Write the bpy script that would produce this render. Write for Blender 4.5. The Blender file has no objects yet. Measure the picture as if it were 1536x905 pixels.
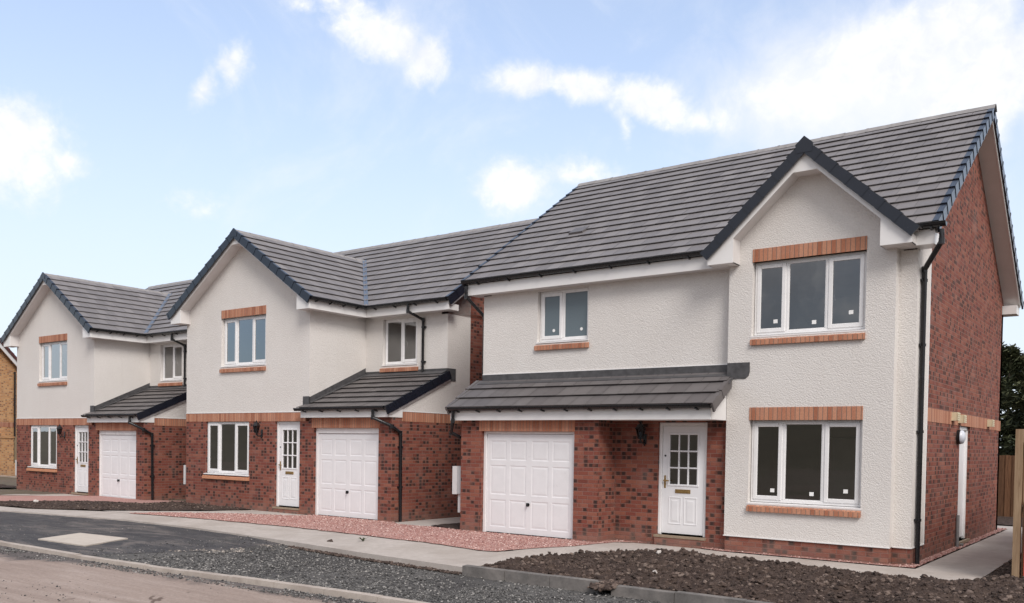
import bpy, bmesh, math, random
from mathutils import Vector, Matrix, noise
from mathutils.geometry import delaunay_2d_cdt
random.seed(7)
R = math.radians
scene = bpy.context.scene
col = scene.collection
V = Vector

# ------------------------------------------------------------------ object helpers
def tag(o, label=None, cat=None, group=None, kind=None):
    if label: o['label'] = label
    if cat: o['category'] = cat
    if group: o['group'] = group
    if kind: o['kind'] = kind
    return o

def empty(name, loc=(0, 0, 0), rz=0):
    o = bpy.data.objects.new(name, None)
    o.empty_display_size = .3
    o.location = loc
    o.rotation_euler = (0, 0, rz)
    col.objects.link(o)
    return o

def copy_tree(o, parent=None):
    c = o.copy()
    col.objects.link(c)
    if parent is not None:
        c.parent = parent
    for ch in list(o.children):
        copy_tree(ch, c)
    return c

class MB:
    """collects faces with a uv in metres and a per-face random value"""
    def __init__(s):
        s.v = []; s.f = []; s.uv = []; s.r = []
    def face(s, pts, uv=None, r=None):
        pts = [V(p) for p in pts]
        if uv is None:
            n = V((0, 0, 0))
            for i in range(len(pts)):
                a, b = pts[i], pts[(i + 1) % len(pts)]
                n += V(((a.y - b.y) * (a.z + b.z), (a.z - b.z) * (a.x + b.x), (a.x - b.x) * (a.y + b.y)))
            ax, ay, az = abs(n.x), abs(n.y), abs(n.z)
            if az > ax and az > ay: uv = [(p.x, p.y) for p in pts]
            elif ax > ay: uv = [(p.y + .11, p.z) for p in pts]
            else: uv = [(p.x, p.z) for p in pts]
        i = len(s.v)
        s.v += [tuple(p) for p in pts]
        s.f.append(tuple(range(i, i + len(pts))))
        s.uv += uv
        s.r.append(random.random() if r is None else r)
        return s
    def hexa(s, p, r=None):
        """p: 8 corners, bottom 4 ccw then top 4"""
        r = random.random() if r is None else r
        for q in ((3, 2, 1, 0), (4, 5, 6, 7), (0, 1, 5, 4), (1, 2, 6, 5), (2, 3, 7, 6), (3, 0, 4, 7)):
            s.face([p[k] for k in q], r=r)
        return s
    def box(s, x0, x1, y0, y1, z0, z1, r=None):
        return s.hexa([(x0, y0, z0), (x1, y0, z0), (x1, y1, z0), (x0, y1, z0),
                       (x0, y0, z1), (x1, y0, z1), (x1, y1, z1), (x0, y1, z1)], r)
    def bbox(s, x0, x1, y0, y1, z0, z1, b=.006, r=None):
        """box with its front (-y) edges chamfered"""
        s.hexa([(x0, y0 + b, z0), (x1, y0 + b, z0), (x1, y1, z0), (x0, y1, z0), (x0, y0 + b, z1), (x1, y0 + b, z1), (x1, y1, z1), (x0, y1, z1)], r)
        A = [(x0, y0 + b, z0), (x1, y0 + b, z0), (x1, y0 + b, z1), (x0, y0 + b, z1)]
        B = [(x0 + b, y0, z0 + b), (x1 - b, y0, z0 + b), (x1 - b, y0, z1 - b), (x0 + b, y0, z1 - b)]
        for k in range(4):
            s.face([A[k], A[(k + 1) % 4], B[(k + 1) % 4], B[k]])
        s.face(B)
        return s
    def sbox(s, P, a, sl, n, a0, a1, v0, v1, lo0, lo1, hi0, hi1, r=None):
        """box on a slope: along a, up the slope sl, heights along n differing at v0 and v1"""
        q = lambda u, v, h: P + a * u + sl * v + n * h
        return s.hexa([q(a0, v0, lo0), q(a1, v0, lo0), q(a1, v1, lo1), q(a0, v1, lo1),
                       q(a0, v0, hi0), q(a1, v0, hi0), q(a1, v1, hi1), q(a0, v1, hi1)], r)
    def prism(s, poly, d):
        """extrude a planar polygon (3D points) by vector d"""
        d = V(d); P = [V(p) for p in poly]; Q = [p + d for p in P]
        s.face(P); s.face(Q[::-1])
        for k in range(len(P)):
            j = (k + 1) % len(P)
            s.face([P[k], Q[k], Q[j], P[j]])
        return s
    def tube(s, path, rad, seg=10, cap=True, smooth_r=None):
        path = [V(p) for p in path]
        rad = rad if isinstance(rad, (list, tuple)) else [rad] * len(path)
        rings = []
        for i, p in enumerate(path):
            t0 = (p - path[i - 1]).normalized() if i else None
            t1 = (path[i + 1] - p).normalized() if i < len(path) - 1 else None
            t = ((t0 or t1) + (t1 or t0)).normalized()
            up = V((0, 0, 1)) if abs(t.z) < .9 else V((0, 1, 0))
            x = t.cross(up).normalized(); y = x.cross(t).normalized()
            k = 1.0
            if t0 and t1: k = 1 / max(.5, math.sqrt((1 + t0.dot(t1)) / 2))
            rings.append([p + (x * math.cos(6.28318 * j / seg) + y * math.sin(6.28318 * j / seg)) * rad[i] * k for j in range(seg)])
        for i in range(len(rings) - 1):
            for j in range(seg):
                k = (j + 1) % seg
                s.face([rings[i][j], rings[i + 1][j], rings[i + 1][k], rings[i][k]], r=.5)
        if cap:
            s.face(rings[0], r=.5); s.face(rings[-1][::-1], r=.5)
        return s
    def cut(s, co, no):
        """remove everything on the no side of the plane"""
        bm = s.bm()
        bmesh.ops.bisect_plane(bm, geom=bm.verts[:] + bm.edges[:] + bm.faces[:], dist=1e-5,
                               plane_co=co, plane_no=no, clear_outer=True)
        uvl = bm.loops.layers.uv.active; rl = bm.faces.layers.float['rnd']
        s.v, s.f, s.uv, s.r = [], [], [], []
        for f in bm.faces:
            s.face([l.vert.co for l in f.loops], [tuple(l[uvl].uv) for l in f.loops], f[rl])
        bm.free()
        return s
    def add(s, o):
        i = len(s.v)
        s.v += o.v; s.uv += o.uv; s.r += o.r
        s.f += [tuple(k + i for k in f) for f in o.f]
        return s
    def mesh(s, name):
        me = bpy.data.meshes.new(name)
        me.from_pydata(s.v, [], s.f)
        uvl = me.uv_layers.new(name='UVMap')
        flat = [c for u in s.uv for c in u]
        uvl.data.foreach_set('uv', flat)
        at = me.attributes.new('rnd', 'FLOAT', 'FACE')
        at.data.foreach_set('value', s.r)
        return me
    def bm(s):
        me = s.mesh('tmp'); b = bmesh.new(); b.from_mesh(me); bpy.data.meshes.remove(me)
        return b
    def build(s, name, mat, parent=None, weld=False, smooth=None):
        me = s.mesh(name)
        if weld or smooth:
            b = bmesh.new(); b.from_mesh(me)
            bmesh.ops.remove_doubles(b, verts=b.verts[:], dist=1e-4)
            bmesh.ops.recalc_face_normals(b, faces=b.faces[:])
            b.to_mesh(me); b.free()
        me.materials.append(mat)
        if smooth:
            me.polygons.foreach_set('use_smooth', [True] * len(me.polygons))
            me.set_sharp_from_angle(angle=R(smooth))
        me.update()
        o = bpy.data.objects.new(name, me)
        col.objects.link(o)
        if parent is not None: o.parent = parent
        return o

def split_build(mb, name, mat, parent, gap=.015):
    """one object per separate piece: faces whose boxes touch belong together"""
    bx = []
    for f in mb.f:
        P = [mb.v[k] for k in f]
        bx.append([min(p[a] for p in P) for a in range(3)] + [max(p[a] for p in P) for a in range(3)])
    par = list(range(len(bx)))
    def find(i):
        while par[i] != i: par[i] = par[par[i]]; i = par[i]
        return i
    order = sorted(range(len(bx)), key=lambda i: bx[i][0]); act = []
    for i in order:
        b = bx[i]; act = [j for j in act if bx[j][3] + gap > b[0]]
        for j in act:
            c = bx[j]
            if b[1] < c[4] + gap and c[1] < b[4] + gap and b[2] < c[5] + gap and c[2] < b[5] + gap: par[find(i)] = find(j)
        act.append(i)
    grp = {}
    for i in range(len(bx)): grp.setdefault(find(i), []).append(i)
    out = []
    for ids in grp.values():
        q = MB()
        for i in ids: q.face([mb.v[k] for k in mb.f[i]], [mb.uv[k] for k in mb.f[i]], mb.r[i])
        out.append(q.build(name, mat, parent))
    return out

# ------------------------------------------------------------------ node helpers
class NT:
    def __init__(s, tree): s.t = tree; s.n = tree.nodes; s.l = tree.links
    def node(s, typ, **kw):
        n = s.n.new(typ)
        for k, v in kw.items(): setattr(n, k, v)
        return n
    def set(s, sock, v):
        if isinstance(v, bpy.types.NodeSocket): s.l.new(v, sock)
        elif v is not None: sock.default_value = v
    def math(s, op, a, b=None, c=None, clamp=False):
        n = s.node('ShaderNodeMath', operation=op); n.use_clamp = clamp
        s.set(n.inputs[0], a)
        if b is not None: s.set(n.inputs[1], b)
        if c is not None: s.set(n.inputs[2], c)
        return n.outputs[0]
    def vmath(s, op, a, b=None):
        n = s.node('ShaderNodeVectorMath', operation=op)
        s.set(n.inputs[0], a)
        if b is not None: s.set(n.inputs[1], b)
        return n.outputs['Value'] if op in ('DOT_PRODUCT', 'LENGTH') else n.outputs[0]
    def noise(s, vec, scale, detail=3, rough=.55, dist=0):
        n = s.node('ShaderNodeTexNoise')
        if vec is not None: s.l.new(vec, n.inputs['Vector'])
        n.inputs['Scale'].default_value = scale; n.inputs['Detail'].default_value = detail
        n.inputs['Roughness'].default_value = rough; n.inputs['Distortion'].default_value = dist
        return n.outputs['Fac']
    def voro(s, vec, scale, feature='F1', out='Distance'):
        n = s.node('ShaderNodeTexVoronoi', feature=feature)
        if vec is not None: s.l.new(vec, n.inputs['Vector'])
        n.inputs['Scale'].default_value = scale
        return n.outputs[out]
    def ramp(s, fac, stops, interp='LINEAR'):
        n = s.node('ShaderNodeValToRGB'); s.l.new(fac, n.inputs[0]); e = n.color_ramp.elements
        n.color_ramp.interpolation = interp
        while len(e) < len(stops): e.new(.5)
        for k, (p, c) in enumerate(stops):
            e[k].position = p; e[k].color = (*c, 1) if len(c) == 3 else c
        return n.outputs[0]
    def mr(s, x, a, b, c=0., d=1., smooth=False):
        n = s.node('ShaderNodeMapRange'); n.clamp = True
        if smooth: n.interpolation_type = 'SMOOTHSTEP'
        s.set(n.inputs[0], x)
        for k, v in enumerate((a, b, c, d)): s.set(n.inputs[k + 1], v)
        return n.outputs[0]
    def mix(s, f, a, b, blend='MIX'):
        n = s.node('ShaderNodeMix', data_type='RGBA', blend_type=blend)
        s.set(n.inputs[0], f)
        for k, v in ((6, a), (7, b)):
            s.set(n.inputs[k], (*v, 1) if isinstance(v, tuple) and len(v) == 3 else v)
        return n.outputs[2]
    def comb(s, x, y, z=0.):
        n = s.node('ShaderNodeCombineXYZ')
        for k, v in enumerate((x, y, z)): s.set(n.inputs[k], v)
        return n.outputs[0]
    def bump(s, h, strength, dist):
        n = s.node('ShaderNodeBump'); n.inputs['Strength'].default_value = strength; n.inputs['Distance'].default_value = dist
        s.l.new(h, n.inputs['Height']); return n.outputs[0]

def material(name, base=(.5, .5, .5), rough=.6, spec=.5):
    m = bpy.data.materials.new(name); m.use_nodes = True
    t = NT(m.node_tree); b = t.n['Principled BSDF']
    b.inputs['Base Color'].default_value = (*base, 1)
    b.inputs['Roughness'].default_value = rough
    b.inputs['Specular IOR Level'].default_value = spec
    return m, t, b
def objco(t): return t.node('ShaderNodeTexCoord').outputs['Object']
def uvco(t): return t.node('ShaderNodeTexCoord').outputs['UV']
def rnd(t): return t.node('ShaderNodeAttribute', attribute_name='rnd').outputs['Fac']

M = {}
def plain(name, base, rough=.5, spec=.5, var=.08, scale=3., bump=0.):
    """a plain colour with faint uneven wear"""
    m, t, b = material(name, base, rough, spec)
    n = t.noise(objco(t), scale, 5, .6)
    f = t.mr(n, .3, .7, 1 - var, 1 + var)
    c = t.mix(1., base, t.comb(f, f, f), 'MULTIPLY')
    t.l.new(c, b.inputs['Base Color'])
    t.l.new(t.mr(n, .3, .7, rough * .85, min(1, rough * 1.15)), b.inputs['Roughness'])
    if bump: t.l.new(t.bump(t.noise(objco(t), 90, 3), bump, .004), b.inputs['Normal'])
    M[name] = m
    return m

# roughcast render
m, t, b = material('roughcast_render', (.74, .705, .68), .92, .2)
oc = objco(t)
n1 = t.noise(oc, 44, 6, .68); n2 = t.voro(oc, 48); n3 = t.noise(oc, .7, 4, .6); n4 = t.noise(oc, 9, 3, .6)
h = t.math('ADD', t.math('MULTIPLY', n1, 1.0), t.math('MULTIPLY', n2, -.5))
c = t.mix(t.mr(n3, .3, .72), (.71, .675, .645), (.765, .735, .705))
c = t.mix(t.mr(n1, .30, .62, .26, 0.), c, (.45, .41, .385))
c = t.mix(t.mr(n4, .55, .75, 0., .12), c, (.82, .80, .77))
mpw = t.node('ShaderNodeMapping'); mpw.inputs['Scale'].default_value = (2.6, 2.6, .22); t.l.new(oc, mpw.inputs[0])
c = t.mix(t.mr(t.noise(mpw.outputs[0], 1.5, 6, .65), .54, .76, 0., .22), c, (.60, .555, .51))
t.l.new(c, b.inputs['Base Color']); t.l.new(t.bump(h, .6, .018), b.inputs['Normal'])
M['render'] = m

def brick_material(name, w, hh, reds, dark, mortar, mort=.0105, darkthr=.86, soldier=False, darkmix=.85):
    m, t, b = material(name, reds[0], .85, .3)
    uv = t.node('ShaderNodeSeparateXYZ'); t.l.new(uvco(t), uv.inputs[0])
    u, v = uv.outputs[0], uv.outputs[1]
    if soldier:
        row = t.math('FLOOR', t.math('DIVIDE', v, 50.))
        vv = None
    else:
        q = t.math('DIVIDE', v, hh); row = t.math('FLOOR', q); fv = t.math('FRACT', q)
    odd = t.math('MODULO', t.math('ABSOLUTE', row), 2.)
    uu = t.math('ADD', t.math('DIVIDE', u, w), t.math('MULTIPLY', odd, .5))
    cl = t.math('FLOOR', uu); fu = t.math('FRACT', uu)
    du = t.math('MULTIPLY', t.math('MINIMUM', fu, t.math('SUBTRACT', 1., fu)), w)
    d = du if soldier else t.math('MINIMUM', du, t.math('MULTIPLY', t.math('MINIMUM', fv, t.math('SUBTRACT', 1., fv)), hh))
    wn = t.node('ShaderNodeTexWhiteNoise', noise_dimensions='3D'); t.l.new(t.comb(cl, row, 3.), wn.inputs['Vector'])
    r1 = wn.outputs['Value']
    oc = objco(t)
    c = t.ramp(r1, [(k / (len(reds) - 1), rc) for k, rc in enumerate(reds)])
    fine = t.noise(oc, 60, 4, .65); big = t.noise(oc, .8, 3, .5)
    if not soldier:
        wn2 = t.node('ShaderNodeTexWhiteNoise', noise_dimensions='3D')
        t.l.new(t.comb(t.math('FLOOR', t.math('MULTIPLY', uu, 2.)), row, 9.), wn2.inputs['Vector'])
        thr = t.math('SUBTRACT', t.math('ADD', wn2.outputs['Value'], t.math('MULTIPLY', t.math('SUBTRACT', big, .5), .30)), darkthr)
        dm = t.mr(t.math('ADD', thr, t.math('MULTIPLY', t.math('SUBTRACT', t.noise(oc, 26, 3, .6), .5), .10)), 0., .03, 0., darkmix)
        fh = t.math('FRACT', t.math('MULTIPLY', uu, 2.)); eh = t.math('MINIMUM', fh, t.math('SUBTRACT', 1., fh)); ev = t.math('MINIMUM', fv, t.math('SUBTRACT', 1., fv))
        dsz = t.math('ADD', t.mr(eh, .02, .34, .25, 1., True), t.math('MULTIPLY', t.math('SUBTRACT', t.noise(oc, 22, 4, .65), .5), 1.1), clamp=True)
        d2 = t.math('MULTIPLY', t.mr(r1, .90, .92), t.mr(t.math('ADD', fu, t.math('MULTIPLY', t.math('SUBTRACT', t.noise(oc, 18, 3), .5), .9)), .25, .85, 0., .9, True))
        dm = t.math('MULTIPLY', t.math('MAXIMUM', t.math('MULTIPLY', dm, dsz), d2), t.mr(ev, .02, .22, .45, 1., True))
        c = t.mix(dm, c, dark)
    c = t.mix(1., c, t.ramp(fine, [(.25, (.78, .78, .78)), (.7, (1.16, 1.14, 1.12))]), 'MULTIPLY')
    c = t.mix(t.mr(t.noise(oc, 2.2, 5, .65), .52, .8, 0., .22), c, (.46, .36, .33))
    spz = t.node('ShaderNodeSeparateXYZ'); t.l.new(oc, spz.inputs[0])
    if not soldier:
        gz_ = t.math('ADD', spz.outputs[2], t.math('MULTIPLY', t.noise(oc, 4., 5, .7), -.7))
        c = t.mix(t.mr(gz_, -.30, .06, .38, 0.), c, (.30, .225, .185))
        c = t.mix(t.mr(t.noise(oc, 1.1, 6, .7), .58, .72, 0., .25), c, (.16, .05, .035))
    dd = t.math('ADD', d, t.math('MULTIPLY', t.math('SUBTRACT', t.noise(oc, 45, 2), .5), .003))
    mk = t.mr(dd, mort * .32, mort * .62, 1., 0.)
    mcol = t.mix(t.noise(oc, 3., 3), tuple(k * .86 for k in mortar), tuple(k * 1.12 for k in mortar))
    c = t.mix(mk, c, mcol)
    t.l.new(c, b.inputs['Base Color'])
    hgt = t.math('ADD', t.math('MULTIPLY', mk, -1.), t.math('MULTIPLY', fine, .35))
    t.l.new(t.bump(hgt, .7, .006), b.inputs['Normal'])
    M[name] = m
    return m
brick_material('red_brick', .225, .075, [(.165, .048, .034), (.225, .072, .050), (.275, .104, .070), (.195, .056, .042), (.245, .080, .050)], (.034, .023, .021), (.235, .14, .115), darkthr=.76, darkmix=.95)
brick_material('band_brick', .075, .215, [(.345, .135, .078), (.44, .19, .115), (.53, .265, .17), (.385, .15, .088)], (.1, .05, .04), (.26, .17, .13), soldier=True, mort=.0125)
brick_material('buff_brick', .225, .075, [(.50, .24, .095), (.58, .31, .135), (.63, .36, .165), (.53, .255, .105)], (.24, .11, .06), (.50, .40, .30), darkthr=.8)

# concrete roof tile: every tile has its own tone
m, t, b = material('roof_tile', (.15, .14, .14), .62, .4)
oc = objco(t); rv = rnd(t)
c = t.ramp(rv, [(0, (.168, .156, .158)), (.45, (.196, .183, .185)), (.9, (.218, .203, .204)), (1, (.245, .229, .228))])
st = t.noise(oc, 5.5, 5, .65)
c = t.mix(t.mr(st, .45, .75, 0., .18), c, (.28, .262, .26))
c = t.mix(t.mr(t.noise(oc, 70, 3), .3, .7, .0, .20), c, (.14, .125, .125))
t.l.new(c, b.inputs['Base Color'])
t.l.new(t.mr(st, .3, .7, .5, .72), b.inputs['Roughness'])
t.l.new(t.bump(t.noise(oc, 120, 3), .25, .003), b.inputs['Normal'])
M['tile'] = m
# porch tiles, coloured darker than the main roof tiles
m, t, b = material('porch_tile', (.12, .11, .115), .5, .45)
oc = objco(t)
c = t.ramp(rnd(t), [(0, (.108, .097, .097)), (.6, (.125, .113, .112)), (1, (.142, .129, .127))])
c = t.mix(t.mr(t.noise(oc, 6, 5, .65), .5, .75, 0., .25), c, (.17, .165, .165))
t.l.new(c, b.inputs['Base Color']); t.l.new(t.bump(t.noise(oc, 120, 3), .25, .003), b.inputs['Normal'])
M['porch_tile'] = m
plain('ridge_concrete', (.27, .255, .25), .6, .4, .18, 6.)
plain('verge_plastic', (.013, .016, .025), .24, .5, .12, 8.)
plain('black_plastic', (.012, .012, .014), .28, .5, .1, 9.)
plain('lead', (.075, .073, .076), .6, .4, .3, 9.)
plain('valley_lining', (.12, .15, .205), .38, .5, .15, 5.)
plain('upvc', (.80, .79, .79), .28, .5, .03, 4.)
plain('fascia', (.78, .765, .755), .35, .5, .03, 3.)
plain('soffit', (.72, .69, .675), .5, .4, .04, 3.)
plain('door_paint', (.79, .785, .80), .32, .5, .03, 5.)
plain('brass', (.34, .22, .085), .38, .6, .15, 30.)
M['brass'].node_tree.nodes['Principled BSDF'].inputs['Metallic'].default_value = .7
plain('plaster', (.50, .46, .41), .9, .2, .06, 2.)
plain('floor_board', (.16, .12, .085), .7, .3, .2, 3.)
plain('sill_stone', (.55, .26, .15), .8, .3, .12, 14., .3)
plain('threshold', (.30, .23, .165), .7, .3, .2, 12.)
plain('cream_plastic', (.66, .58, .40), .45, .4, .06, 6.)
plain('meter_white', (.62, .605, .60), .5, .4, .06, 5.)
plain('meter_grey', (.40, .395, .40), .5, .4, .06, 5.)
plain('sticker_paper', (.86, .86, .85), .6, .3, .02, 5.)
plain('grey_pipe', (.22, .22, .225), .5, .4, .1, 9.)
plain('lamp_opal', (.60, .63, .70), .3, .5, .04, 9.)

def glass_material(name, tint, ior, boost, rough=0.0):
    m = bpy.data.materials.new(name); m.use_nodes = True; t = NT(m.node_tree); t.n.clear()
    fr = t.node('ShaderNodeFresnel'); fr.inputs[0].default_value = ior
    tr = t.node('ShaderNodeBsdfTransparent'); tr.inputs[0].default_value = (*tint, 1)
    gl = t.node('ShaderNodeBsdfGlossy'); gl.inputs['Roughness'].default_value = rough
    wob = t.noise(objco(t), 2.3, 2, .5)
    t.l.new(t.bump(wob, .06, .01), gl.inputs['Normal'])
    mx = t.node('ShaderNodeMixShader')
    t.l.new(t.math('MULTIPLY', fr.outputs[0], boost, clamp=True), mx.inputs[0])
    t.l.new(tr.outputs[0], mx.inputs[1]); t.l.new(gl.outputs[0], mx.inputs[2])
    o = t.node('ShaderNodeOutputMaterial'); t.l.new(mx.outputs[0], o.inputs[0])
    M[name] = m
glass_material('glass', (.80, .81, .78), 1.5, 5.0)
glass_material('lamp_glass', (.30, .31, .32), 1.45, 1.6)
m, t, b = material('obscured_glass', (.13, .165, .185), .22, .6)
t.l.new(t.bump(t.voro(objco(t), 55), .35, .004), b.inputs['Normal'])
M['obscured_glass'] = m

# ground surfaces
def ground_material(name, cols, scale, rough=.95, bump=.6, bdist=.02, blotch=None, bscale=.5, bamt=.5):
    m, t, b = material(name, cols[0], rough, .25)
    oc = objco(t)
    n = t.noise(oc, scale, 6, .7); n2 = t.noise(oc, scale * 4.3, 4, .7)
    f = t.math('ADD', t.math('MULTIPLY', n, .6), t.math('MULTIPLY', n2, .4))
    c = t.ramp(f, [(.3 + .4 * k / max(1, len(cols) - 1), cc) for k, cc in enumerate(cols)])
    if blotch:
        c = t.mix(t.mr(t.noise(oc, bscale, 5, .62, .4), .45, .66, 0., bamt), c, blotch)
    t.l.new(c, b.inputs['Base Color']); t.l.new(t.bump(f, bump, bdist), b.inputs['Normal'])
    M[name] = m
    return m, t, b
ground_material('concrete', [(.38, .34, .31), (.455, .41, .375), (.53, .48, .445)], 5., .9, .25, .006, (.33, .285, .25), .9, .5)
ground_material('concrete_slab', [(.47, .415, .36), (.53, .47, .41), (.59, .53, .465)], 6., .9, .2, .005, (.42, .37, .32), 2., .4)
ground_material('kerb_concrete', [(.36, .31, .27), (.44, .385, .34), (.52, .46, .41)], 7., .9, .4, .008, (.26, .21, .18), 1.6, .5)
ground_material('edging_concrete', [(.105, .097, .092), (.145, .135, .128), (.20, .185, .175)], 7., .9, .4, .008, (.30, .27, .25), 2.6, .5)
ground_material('soil_earth', [(.026, .017, .015), (.062, .043, .036), (.145, .106, .088)], 16., .98, 1., .05, (.12, .083, .062), 1.3, .4)
ground_material('verge_earth', [(.10, .075, .06), (.15, .12, .095), (.19, .15, .12)], 2., .98, .8, .03, (.08, .085, .045), .25, .7)
ground_material('side_tarmac', [(.06, .056, .055), (.09, .084, .082), (.13, .122, .118)], 20., .85, .6, .01)
m, t, b = material('tarmac', (.05, .05, .05), .82, .3)
oc = objco(t)
mp = t.node('ShaderNodeMapping'); mp.inputs['Scale'].default_value = (.55, 1.5, 1); mp.inputs['Rotation'].default_value = (0, 0, .12); t.l.new(oc, mp.inputs[0])
fine = t.noise(oc, 42, 5, .75); mid = t.noise(mp.outputs[0], 2.4, 7, .7, .8); sm_ = t.noise(mp.outputs[0], .9, 6, .66, 1.1)
c = t.ramp(fine, [(.28, (.022, .022, .026)), (.5, (.050, .048, .052)), (.72, (.115, .11, .108))])
c = t.mix(t.mr(mid, .42, .62, 0., .65), c, (.115, .107, .104))
c = t.mix(t.mr(sm_, .52, .70, 0., .75), c, (.215, .185, .168))
t.l.new(c, b.inputs['Base Color']); t.l.new(t.bump(fine, .9, .014), b.inputs['Normal'])
M['tarmac'] = m
ground_material('sub_base', [(.05, .048, .047), (.115, .11, .105), (.20, .19, .18)], 34., .9, 1., .02, (.045, .042, .042), .55, .6)
ground_material('gravel_bed', [(.22, .10, .088), (.40, .22, .195), (.58, .40, .36)], 40., .9, .9, .012, (.46, .31, .275), 1.2, .35)
ground_material('dry_dust', [(.38, .33, .28), (.50, .45, .40), (.58, .53, .48)], 12., .95, .5, .01)
ground_material('field', [(.085, .08, .055), (.12, .105, .075), (.15, .125, .09)], .12, 1., .2, .1, (.10, .085, .065), .03, .6)
# road: dusty, with streaks along the street and damp patches
m, t, b = material('road_dust', (.3, .24, .2), .92, .25)
oc = objco(t)
mp = t.node('ShaderNodeMapping'); mp.inputs['Scale'].default_value = (.22, 2.1, 1); t.l.new(oc, mp.inputs[0])
st = t.noise(mp.outputs[0], 1.4, 6, .65, .5)
c = t.ramp(st, [(.3, (.255, .195, .165)), (.5, (.325, .255, .218)), (.7, (.395, .32, .28))])
fine = t.noise(oc, 28, 5, .7)
c = t.mix(1., c, t.ramp(fine, [(.25, (.74, .74, .74)), (.75, (1.2, 1.2, 1.2))]), 'MULTIPLY')
c = t.mix(t.mr(t.noise(oc, .62, 4, .6, 1.2), .635, .665), c, (.14, .10, .082))
# darker crushed stone along the kerb
sp = t.node('ShaderNodeSeparateXYZ'); t.l.new(oc, sp.inputs[0])
edge = t.math('SUBTRACT', sp.outputs[1], t.math('MULTIPLY', sp.outputs[0], .045))
em = t.mr(t.math('ADD', t.math('ADD', edge, t.math('MULTIPLY', t.noise(oc, 1.5, 6, .7), 1.3)), t.mr(sp.outputs[0], -8.6, -7.2, .42, -.05)), -6.62, -6.30)
c = t.mix(t.math('MULTIPLY', em, .85), c, t.ramp(t.noise(oc, 34, 5, .75), [(.3, (.03, .028, .03)), (.55, (.085, .078, .078)), (.75, (.24, .21, .19))]))
t.l.new(c, b.inputs['Base Color']); t.l.new(t.bump(fine, .5, .012), b.inputs['Normal'])
M['road'] = m
def stone_material(name, stops):
    m, t, b = material(name, stops[0][1], .85, .3)
    t.l.new(t.ramp(rnd(t), stops), b.inputs['Base Color']); M[name] = m
stone_material('pink_stone', [(0, (.19, .085, .075)), (.3, (.37, .185, .16)), (.7, (.49, .30, .265)), (1, (.72, .58, .53))])
stone_material('grey_stone', [(0, (.035, .034, .034)), (.45, (.095, .092, .09)), (.85, (.20, .193, .185)), (1, (.36, .34, .32))])
stone_material('clod', [(0, (.032, .022, .018)), (.55, (.074, .052, .043)), (.9, (.135, .098, .081)), (1, (.20, .155, .13))])
stone_material('dust_stone', [(0, (.22, .19, .165)), (1, (.46, .41, .37))])
stone_material('pale_stone', [(0, (.5, .46, .43)), (1, (.62, .58, .55))])
# timber
def timber(name, a, bcol, spec=.25):
    m, t, b = material(name, a, .8, spec)
    oc = objco(t); mp = t.node('ShaderNodeMapping'); mp.inputs['Scale'].default_value = (9, 9, .7); t.l.new(oc, mp.inputs[0])
    g = t.noise(mp.outputs[0], 3.2, 6, .65, .6)
    c = t.mix(t.mr(g, .3, .7), a, bcol)
    c = t.mix(1., c, t.ramp(rnd(t), [(0, (.72, .72, .72)), (1, (1.2, 1.16, 1.12))]), 'MULTIPLY')
    t.l.new(c, b.inputs['Base Color']); t.l.new(t.bump(g, .4, .006), b.inputs['Normal']); M[name] = m
timber('fence_timber', (.085, .042, .023), (.20, .105, .058))
timber('post_timber', (.20, .13, .078), (.36, .26, .17))
timber('gate_timber', (.20, .15, .095), (.33, .26, .175))
timber('bark', (.045, .034, .027), (.12, .09, .07))
plain('red_board', (.50, .07, .04), .5, .4, .1, 6.)
plain('verge_tile_red', (.10, .035, .035), .7, .3, .15, 6.)
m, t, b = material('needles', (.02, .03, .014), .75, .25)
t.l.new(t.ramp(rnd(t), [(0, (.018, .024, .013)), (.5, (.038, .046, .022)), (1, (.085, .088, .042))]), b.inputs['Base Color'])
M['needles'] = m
m, t, b = material('weed_leaf', (.05, .07, .03), .7, .3); M['weed_leaf'] = m
t.l.new(t.ramp(rnd(t), [(0, (.03, .04, .02)), (1, (.09, .10, .05))]), b.inputs['Base Color'])

# ------------------------------------------------------------------ building helpers
def wall(mb, ax, plane, u0, u1, z0, z1, th, holes=(), ends=True):
    """wall in plane ax=plane ('x' or 'y'); body extends th (signed) behind it; holes (u0,u1,z0,z1) go right through"""
    us = sorted({u0, u1, *[k for h in holes for k in h[:2]]}); zs = sorted({z0, z1, *[k for h in holes for k in h[2:]]})
    P = (lambda u, z, d=0: (plane + d, u, z)) if ax == 'x' else (lambda u, z, d=0: (u, plane + d, z))
    inh = lambda u, z: any(h[0] < u < h[1] and h[2] < z < h[3] for h in holes)
    for i in range(len(us) - 1):
        for j in range(len(zs) - 1):
            a, b_, c_, d_ = us[i], us[i + 1], zs[j], zs[j + 1]
            if a < u0 - 1e-6 or b_ > u1 + 1e-6 or inh((a + b_) / 2, (c_ + d_) / 2): continue
            mb.face([P(a, c_), P(b_, c_), P(b_, d_), P(a, d_)])
            mb.face([P(a, c_, th), P(a, d_, th), P(b_, d_, th), P(b_, c_, th)])
    rect = list(holes) + ([(u0, u1, z0, z1)] if ends else [])
    for a, b_, c_, d_ in rect:
        mb.face([P(a, c_), P(a, d_), P(a, d_, th), P(a, c_, th)]); mb.face([P(b_, c_), P(b_, c_, th), P(b_, d_, th), P(b_, d_)])
        mb.face([P(a, d_), P(b_, d_), P(b_, d_, th), P(a, d_, th)]); mb.face([P(a, c_), P(a, c_, th), P(b_, c_, th), P(b_, c_)])
    return mb

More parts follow.
